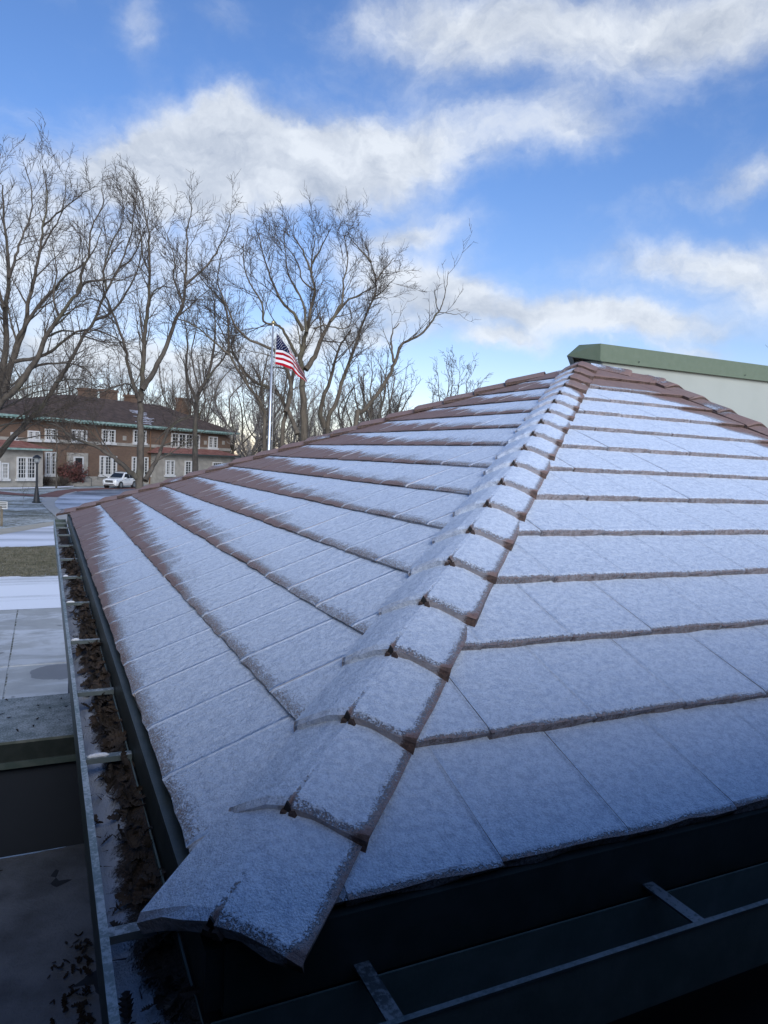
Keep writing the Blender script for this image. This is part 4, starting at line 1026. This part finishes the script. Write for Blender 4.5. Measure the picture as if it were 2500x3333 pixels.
traced('bare tree leaning far right from beyond the left edge across the mansion roof', d, [
 ([gb(-120, 0, d), (-60, 1545), (0, 1479), (65, 1397), (125, 1337), (163, 1283), (206, 1213)]+q1((480, 1600), (560, 1440), (640, 1330), (720, 1130), (800, 980), (870, 800), (905, 600), (930, 430)), 34, 3, 3),
 (q1((640, 1330), (750, 1280), (850, 1150), (940, 960), (960, 780)), 14, 3, -2),
 (q1((720, 1130), (700, 1010), (740, 840), (830, 640), (820, 440)), 12, 2, 2),
 (q1((800, 980), (900, 900), (960, 760), (1000, 640), (1010, 500)), 9, 2, -2),
 (q1((560, 1440), (660, 1470), (740, 1480), (880, 1490)), 9, 2, -2),
 (q1((380, 1750), (470, 1730), (560, 1740), (650, 1790)), 9, 2, -3),
 ([pb(0, 760), pb(150, 640), pb(300, 580), pb(450, 600), pb(560, 640)], 10, 2, -3), ([pb(-60, 700), pb(120, 560), pb(280, 480), pb(420, 470), pb(560, 420)], 10, 2, 2), ([pb(0, 620), pb(160, 600), pb(340, 640), pb(470, 700)], 8, 2, -2), ([pb(100, 700), pb(260, 680), pb(380, 690), pb(480, 760)], 7, 2, -4), ([pb(60, 500), pb(200, 420), pb(380, 400), pb(520, 340)], 8, 2, 2)], 23, dens=1.0)
d = 42
traced('thick grey trunk dividing into three leaders in front of the white car', d, [
 ([gb(452, 0, d), pb(838, 950), pb(845, 700), pb(842, 480), pb(850, 390)]+q1((970, 1650), (975, 1450), (1000, 1250), (1010, 1000), (1000, 750), (960, 520), (930, 420)), 46, 3, 1, .45),
 (q1((945, 1880), (880, 1700), (850, 1560), (820, 1430), (760, 1280), (705, 1130), (700, 1000), (760, 880), (840, 790)), 20, 3, -3),
 (q1((960, 1800), (1030, 1690), (1100, 1560), (1180, 1350), (1235, 1220), (1250, 1100), (1260, 900), (1265, 720), (1290, 600), (1280, 490)), 26, 3, 2),
 (q1((930, 1860), (890, 1780), (830, 1760), (720, 1800), (640, 1840)), 11, 3, -4),
 ([pb(825, 935), pb(760, 880), pb(680, 810), pb(570, 742), pb(440, 695), pb(350, 620), pb(280, 600)], 26, 5, -4),
 ([pb(872, 950), pb(910, 880), pb(960, 780), pb(1000, 660), pb(1060, 600), pb(1150, 560)], 24, 6, 3),
 (q1((1250, 1100), (1320, 1030), (1400, 960), (1480, 840), (1540, 720), (1555, 620)), 13, 2, 2),
 (q1((1000, 1250), (1030, 1150), (1110, 1105), (1190, 1130)), 9, 2, -2),
 (q1((760, 1280), (640, 1190), (560, 1200), (450, 1250)), 8, 2, 2),
 (q1((1010, 1000), (960, 900), (950, 760), (870, 600)), 9, 2, 2), (q1((1235, 1220), (1170, 1050), (1180, 930), (1100, 700)), 10, 2, -2)], 24, dens=1.0)
d = 58
traced('slender bare tree between the thick grey trunk and the flagpole', d, [
 ([gb(634, 0, d), pb(1168, 860), pb(1172, 600), pb(1190, 430), pb(1240, 340), pb(1285, 150), pb(1290, -40), pb(1270, -200)], 38, 3, 2, .35),
 ([pb(1185, 480), pb(1120, 300), pb(1125, 100), pb(1100, -60)], 18, 3, -2),
 ([pb(1160, 560), pb(1080, 580), pb(1000, 640), pb(930, 720)], 12, 3, -2), ([pb(1195, 420), pb(1150, 200), pb(1180, 20), pb(1190, -140)], 10, 2, 2),
 ([pb(1240, 340), pb(1340, 210), pb(1420, 60), pb(1440, -80)], 12, 2, 2)], 25, dens=.9)
d = 48
traced('great spreading bare tree behind the flag with a divided trunk', d, [
 ([gb(985, 0, d)]+q2((645, 1345), (645, 1200), (632, 1000), (628, 920), (660, 800), (685, 660), (705, 570), (685, 480), (690, 380), (710, 290)), 58, 3, 1, .5),
 (q2((640, 790), (590, 700), (530, 640), (490, 560), (440, 430), (400, 260)), 17, 3, -3),
 (q2((655, 1000), (705, 930), (742, 830), (790, 740), (870, 640), (945, 600), (1040, 545)), 27, 4, 3),
 (q2((790, 740), (850, 640), (860, 520), (885, 400), (860, 260)), 14, 2, 1),
 (q2((660, 800), (640, 640), (560, 480), (545, 330), (535, 230)), 14, 2, 2), (q2((690, 480), (640, 360), (590, 280), (595, 210)), 12, 2, -2),
 (q2((690, 430), (760, 300), (800, 220)), 10, 2, -2), (q2((610, 930), (540, 800), (500, 760), (430, 740), (420, 640), (330, 480), (320, 320)), 16, 3, -3),
 (q2((700, 780), (760, 760), (860, 780), (900, 740), (890, 620)), 8, 2, 2), (q2((700, 570), (640, 520), (600, 400), (480, 260)), 9, 2, 2)], 26, 'bark2', dens=1.15)
d = 50
traced('bare tree stems curving up to the right of the flag to a rounded top', d, [
 ([gb(1068, 0, d)]+q2((775, 1320), (820, 1180), (860, 1040), (920, 880), (965, 740), (1020, 620), (1035, 520), (1005, 420), (985, 330)), 36, 3, 1, .5),
 (q2((755, 1310), (735, 1210), (790, 1050), (830, 900), (858, 845), (900, 790)), 26, 5, -3, .4), (q2((1035, 520), (1080, 460), (1130, 400)), 11, 2, 2), (q2((1025, 610), (1090, 560), (1140, 500)), 8, 2, -2),
 (q2((1010, 420), (930, 330), (880, 270)), 9, 2, -2), (q2((1020, 620), (1060, 610), (1100, 620)), 6, 2, 2)], 27, 'bark2', dens=1.25)
d = 45
traced('bare tree with stems bending left behind the flagpole', d, [
 ([gb(860, 0, d)]+q2((432, 1360), (425, 1200), (345, 1090), (240, 920), (150, 840), (50, 760), (-60, 720)), 28, 4, -3, .45),
 ([gb(918, 0, d)]+q2((525, 1390), (545, 1230), (512, 1130), (440, 1090), (375, 1065), (330, 1010), (250, 900)), 34, 8, 3, .5),
 (q2((240, 920), (240, 780), (210, 640), (100, 520), (40, 420)), 13, 3, 2), (q2((480, 890), (420, 868), (300, 800), (230, 660), (180, 520), (200, 380)), 14, 3, -2, .2),
 (q2((545, 1230), (580, 1100), (545, 980), (480, 890)), 20, 12, 2, .5),
 (q2((610, 1350), (582, 1270), (560, 1190), (592, 1010)), 24, 14, 1, .6),
 (q2((345, 1090), (300, 980), (240, 860), (120, 660)), 12, 3, 2)], 28, 'bark2', dens=1.1)
d = 44
traced('leaning bare tree with one long pruned limb reaching right over the tiled roof', d, [
 ([gb(1110, 0, d)]+q2((930, 1270), (960, 1230), (1080, 1080), (1140, 960), (1170, 870), (1210, 845), (1290, 800), (1340, 730), (1375, 690)), 38, 7, 1, .62),
 (q2((1130, 960), (1118, 880), (1125, 800), (1160, 750)), 12, 4, 1, .6), (q2((1375, 690), (1358, 640), (1350, 570)), 6, 2, 1, .2), (q2((1372, 690), (1400, 630), (1415, 540), (1425, 470)), 6, 2, -1, .3), (q2((1375, 690), (1440, 700), (1490, 700)), 4, 2, 1, .1)], 29, 'bark2', dens=.42)
# fan-shaped tree on the skyline and one at the right edge
def fan(label, px, ytop, ybot, d, spread, seed, n, name='bare_tree', group=None, w=14, bark='bark'):
    T = Tree(seed, .012*d/50); b0 = np.array(at(*gb(px, 0, d), d)); tz = np.array(at(px, ytop, d)); H = tz[2]-b0[2]; rg = T.rg
    tr = [b0+np.array([rg.normal(0, .12)*k, rg.normal(0, .12)*k, H*.45*k/4]) for k in range(5)]; m2p = d/FPX/2
    T.limb(spline(tr, 3), w*m2p, w*m2p*.6, 0, dens=.25, start=.6, clen=6.)
    r_ = np.array(r2); f_ = np.array(f2)
    for i in range(n):
        a = (i+.5)/n*2-1; e = tr[-1]+r_*a*spread*rg.uniform(.8, 1.1)+f_*rg.normal(0, spread*.5)+np.array([0, 0, H*.55*(1-.45*abs(a)**2)*rg.uniform(.85, 1.02)]); s0 = tr[2+i % 3]
        mid = s0*.45+e*.55+r_*a*spread*.12+np.array([0, 0, -H*.03])
        T.limb(spline([s0, s0*.75+mid*.25+r_*a*.3, mid, e], 4, .08, rg), w*m2p*.5, .014, 0, dens=.85, start=.2, clen=7., upb=.3)
    return T.build(tuple(b0), label, group, bark, name)
fan('far bare tree with rounded fan of twigs right of the flag trees', 1225, 1120, 1400, 80, 5.0, 41, 9, w=26)
fan('small fan shaped bare tree alone on the skyline near the roof slope', 1448, 1140, 1300, 78, 3.2, 42, 7, w=16)
fan('bare treetop just showing at the right edge above the green coping', 2545, 1105, 1500, 62, 3.2, 43, 8, w=20)
# the wood behind the house: three kinds repeated
protos = []
for i in range(5):
    T = Tree(60+i, .017); rg = T.rg; H = 17
    tr = np.array([[rg.normal(0, .25)*k*.6, rg.normal(0, .25)*k*.6, H*.8*k/6] for k in range(7)]); T.limb(spline(tr, 3), .24, .05, 0, dens=.85, start=.25, clen=13., upb=.42)
    for k in range(3):
        a = rg.uniform(0, 6.28); s0 = tr[2+k % 2]; e = s0+np.array([math.cos(a)*3, math.sin(a)*3, H*.45]); T.limb(spline([s0, s0*.6+e*.4+np.array([math.cos(a), math.sin(a), -.6]), e], 4), .11, .02, 0, dens=.8, start=.2, clen=9., upb=.4)
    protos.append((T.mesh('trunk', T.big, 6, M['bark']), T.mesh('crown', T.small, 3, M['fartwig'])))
rw = random.Random(9); n_ = 0
spots = []
for px in range(-60, 1300, 34):
    dd = rw.uniform(118, 150) if px < 780 else rw.uniform(78, 120); spots.append((px+rw.uniform(-14, 14), dd, rw.uniform(1.1, 1.5) if px < 780 else rw.uniform(.85, 1.25)))
    if px > 480 and rw.random() < .55: spots.append((px+rw.uniform(-20, 20), rw.uniform(95, 150) if px > 780 else rw.uniform(122, 150), rw.uniform(.75, 1.1)))
for px in (1320, 1385, 1530, 1600): spots.append((px, rw.uniform(105, 120), .55))
for px, dd, sc in spots:
    b0 = at(px, 1500, dd); p = Vector((b0.x, b0.y, GZ)); k = rw.randrange(5)
    o = empty('woodland_tree', p, rw.uniform(0, 6.28), label='slim bare woodland tree standing among many behind the mansion and flagpole', cat='tree', group='bare trees of the wood behind the mansion'); o.scale = (sc*1.05, sc*1.05, sc)
    for nm_, m_ in zip(('trunk', 'crown'), protos[k]):
        c = bpy.data.objects.new(nm_, m_); C.objects.link(c); c.parent = o
# far thicket closing the view under the crowns
T = Tree(90, .03); rg = T.rg
for i in range(150):
    px = rg.uniform(-80, 1500); dd = rg.uniform(150, 190); b0 = np.array(at(px, 1500, dd)); b0[2] = GZ; h = rg.uniform(5, 12)
    pts = spline([b0, b0+np.array([rg.normal(0, .5), rg.normal(0, .5), h*.5]), b0+np.array([rg.normal(0, 1.2), rg.normal(0, 1.2), h])], 3); T.limb(pts, .13, .03, 1, dens=1.1, start=.1, clen=7.)
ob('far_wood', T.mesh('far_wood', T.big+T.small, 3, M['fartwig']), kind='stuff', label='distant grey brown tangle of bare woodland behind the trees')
M['hill'] = simple('wooded_rise', (.075, .065, .058), (.12, .105, .095), .15, .95)
v = []; f = []
for i in range(61):
    px = -700+60*i; b0 = at(px, 1500, 215)
    hh = 2.2+1.4*mnoise.noise(Vector((i*.35, 0, 0)))
    v += [(b0.x, b0.y, GZ-1), (b0.x+FW.x*14, b0.y+FW.y*14, GZ+hh+1.2), (b0.x+FW.x*60, b0.y+FW.y*60, GZ+hh)]
for i in range(60): f += [(i*3, i*3+3, i*3+4, i*3+1), (i*3+1, i*3+4, i*3+5, i*3+2)]
ob('wooded_rise', me('wooded_rise', v, f, M['hill'], smooth=True), kind='structure')
# shrubs along the house
def shrub(px, py, depth, wpx_, hpx, seed, n, label, material='twig', leaves=None, name='shrub'):
    T = Tree(seed, .012); rg = T.rg; c = np.array(at(px, py, depth)); c[2] = GZ; w, h = wpx_*depth/FPX/2, hpx*depth/FPX
    for i in range(n):
        a = rg.uniform(0, 6.28); rr = rg.random()**.5; e = c+np.array([math.cos(a)*w*rr, math.sin(a)*w*rr, h*rg.uniform(.6, 1.0)*(1-.3*rr)]); s0 = c+np.array([math.cos(a)*w*rr*.35, math.sin(a)*w*rr*.35, 0])
        T.limb(spline([s0, (s0+e)/2+rg.normal(0, .08, 3), e], 3), .022, .008, 1, dens=2.0, start=.15, clen=1.6, big=False)
    o = empty(name, tuple(c), label=label, cat='shrub')
    ob('stems', T.mesh('stems', T.big+T.small, 3, M[material]), o)
    if leaves:
        k = leaves; P = np.concatenate([p for p, _ in T.small]); idx = rg.integers(0, len(P), k); q = P[idx]+rg.normal(0, .06, (k, 3)); t = rg.normal(0, .085, (k, 3, 3)); V = q[:, None, :]+t
        ob('foliage', npmesh('foliage', V, np.arange(k*3).reshape(-1, 3), M['redleaf']), o)
M['redleaf'] = simple('russet_leaves', (.095, .030, .030), (.17, .07, .06), 2.5, .8)
M['evergreen'] = simple('dark_evergreen', (.018, .028, .018), (.04, .05, .03), 3, .9)
shrub(240, 1560, 90, 90, 78, 71, 34, 'small tree still holding dark red leaves in front of the mansion door', leaves=5200, name='red_leaf_shrub')
for i, (px, w_, h_, lb) in enumerate(((30, 60, 17, 'low dark twiggy shrub under the left porch window'), (95, 70, 20, 'brown twiggy hedge shrub beneath the wide porch window'), (150, 55, 24, 'bare brown shrub right of the lamp post at the house foot'), (205, 55, 26, 'brown leafless shrub left of the red leaved tree'))):
    shrub(px, 1570, 87.5, w_, h_, 75+i, 26, lb)
def slim(px, py, depth, h, r, label, seed):
    T = Tree(seed, .010); b0 = np.array(on_z(px, py, GZ)); p = spline([b0, b0+np.array([.02, 0, h*.5]), b0+np.array([-.03, 0, h])], 4, .02, T.rg); T.limb(p, r, r*.4, 1, dens=.8, start=.35, clen=2.6); T.small.append((p[-2:], np.array([.01, .008]))); T.build(tuple(b0), label, name='young_tree')
slim(29, 1582, 90, 5.0, .06, 'thin young bare tree beside the left porch window', 81)
slim(183, 1589, 90, 7.0, .11, 'slim straight bare trunk rising before the red leaved tree', 82)
slim(75, 1645, 60, 1.5, .012, 'tiny staked sapling on the frosty lawn left of the lamp post', 83)
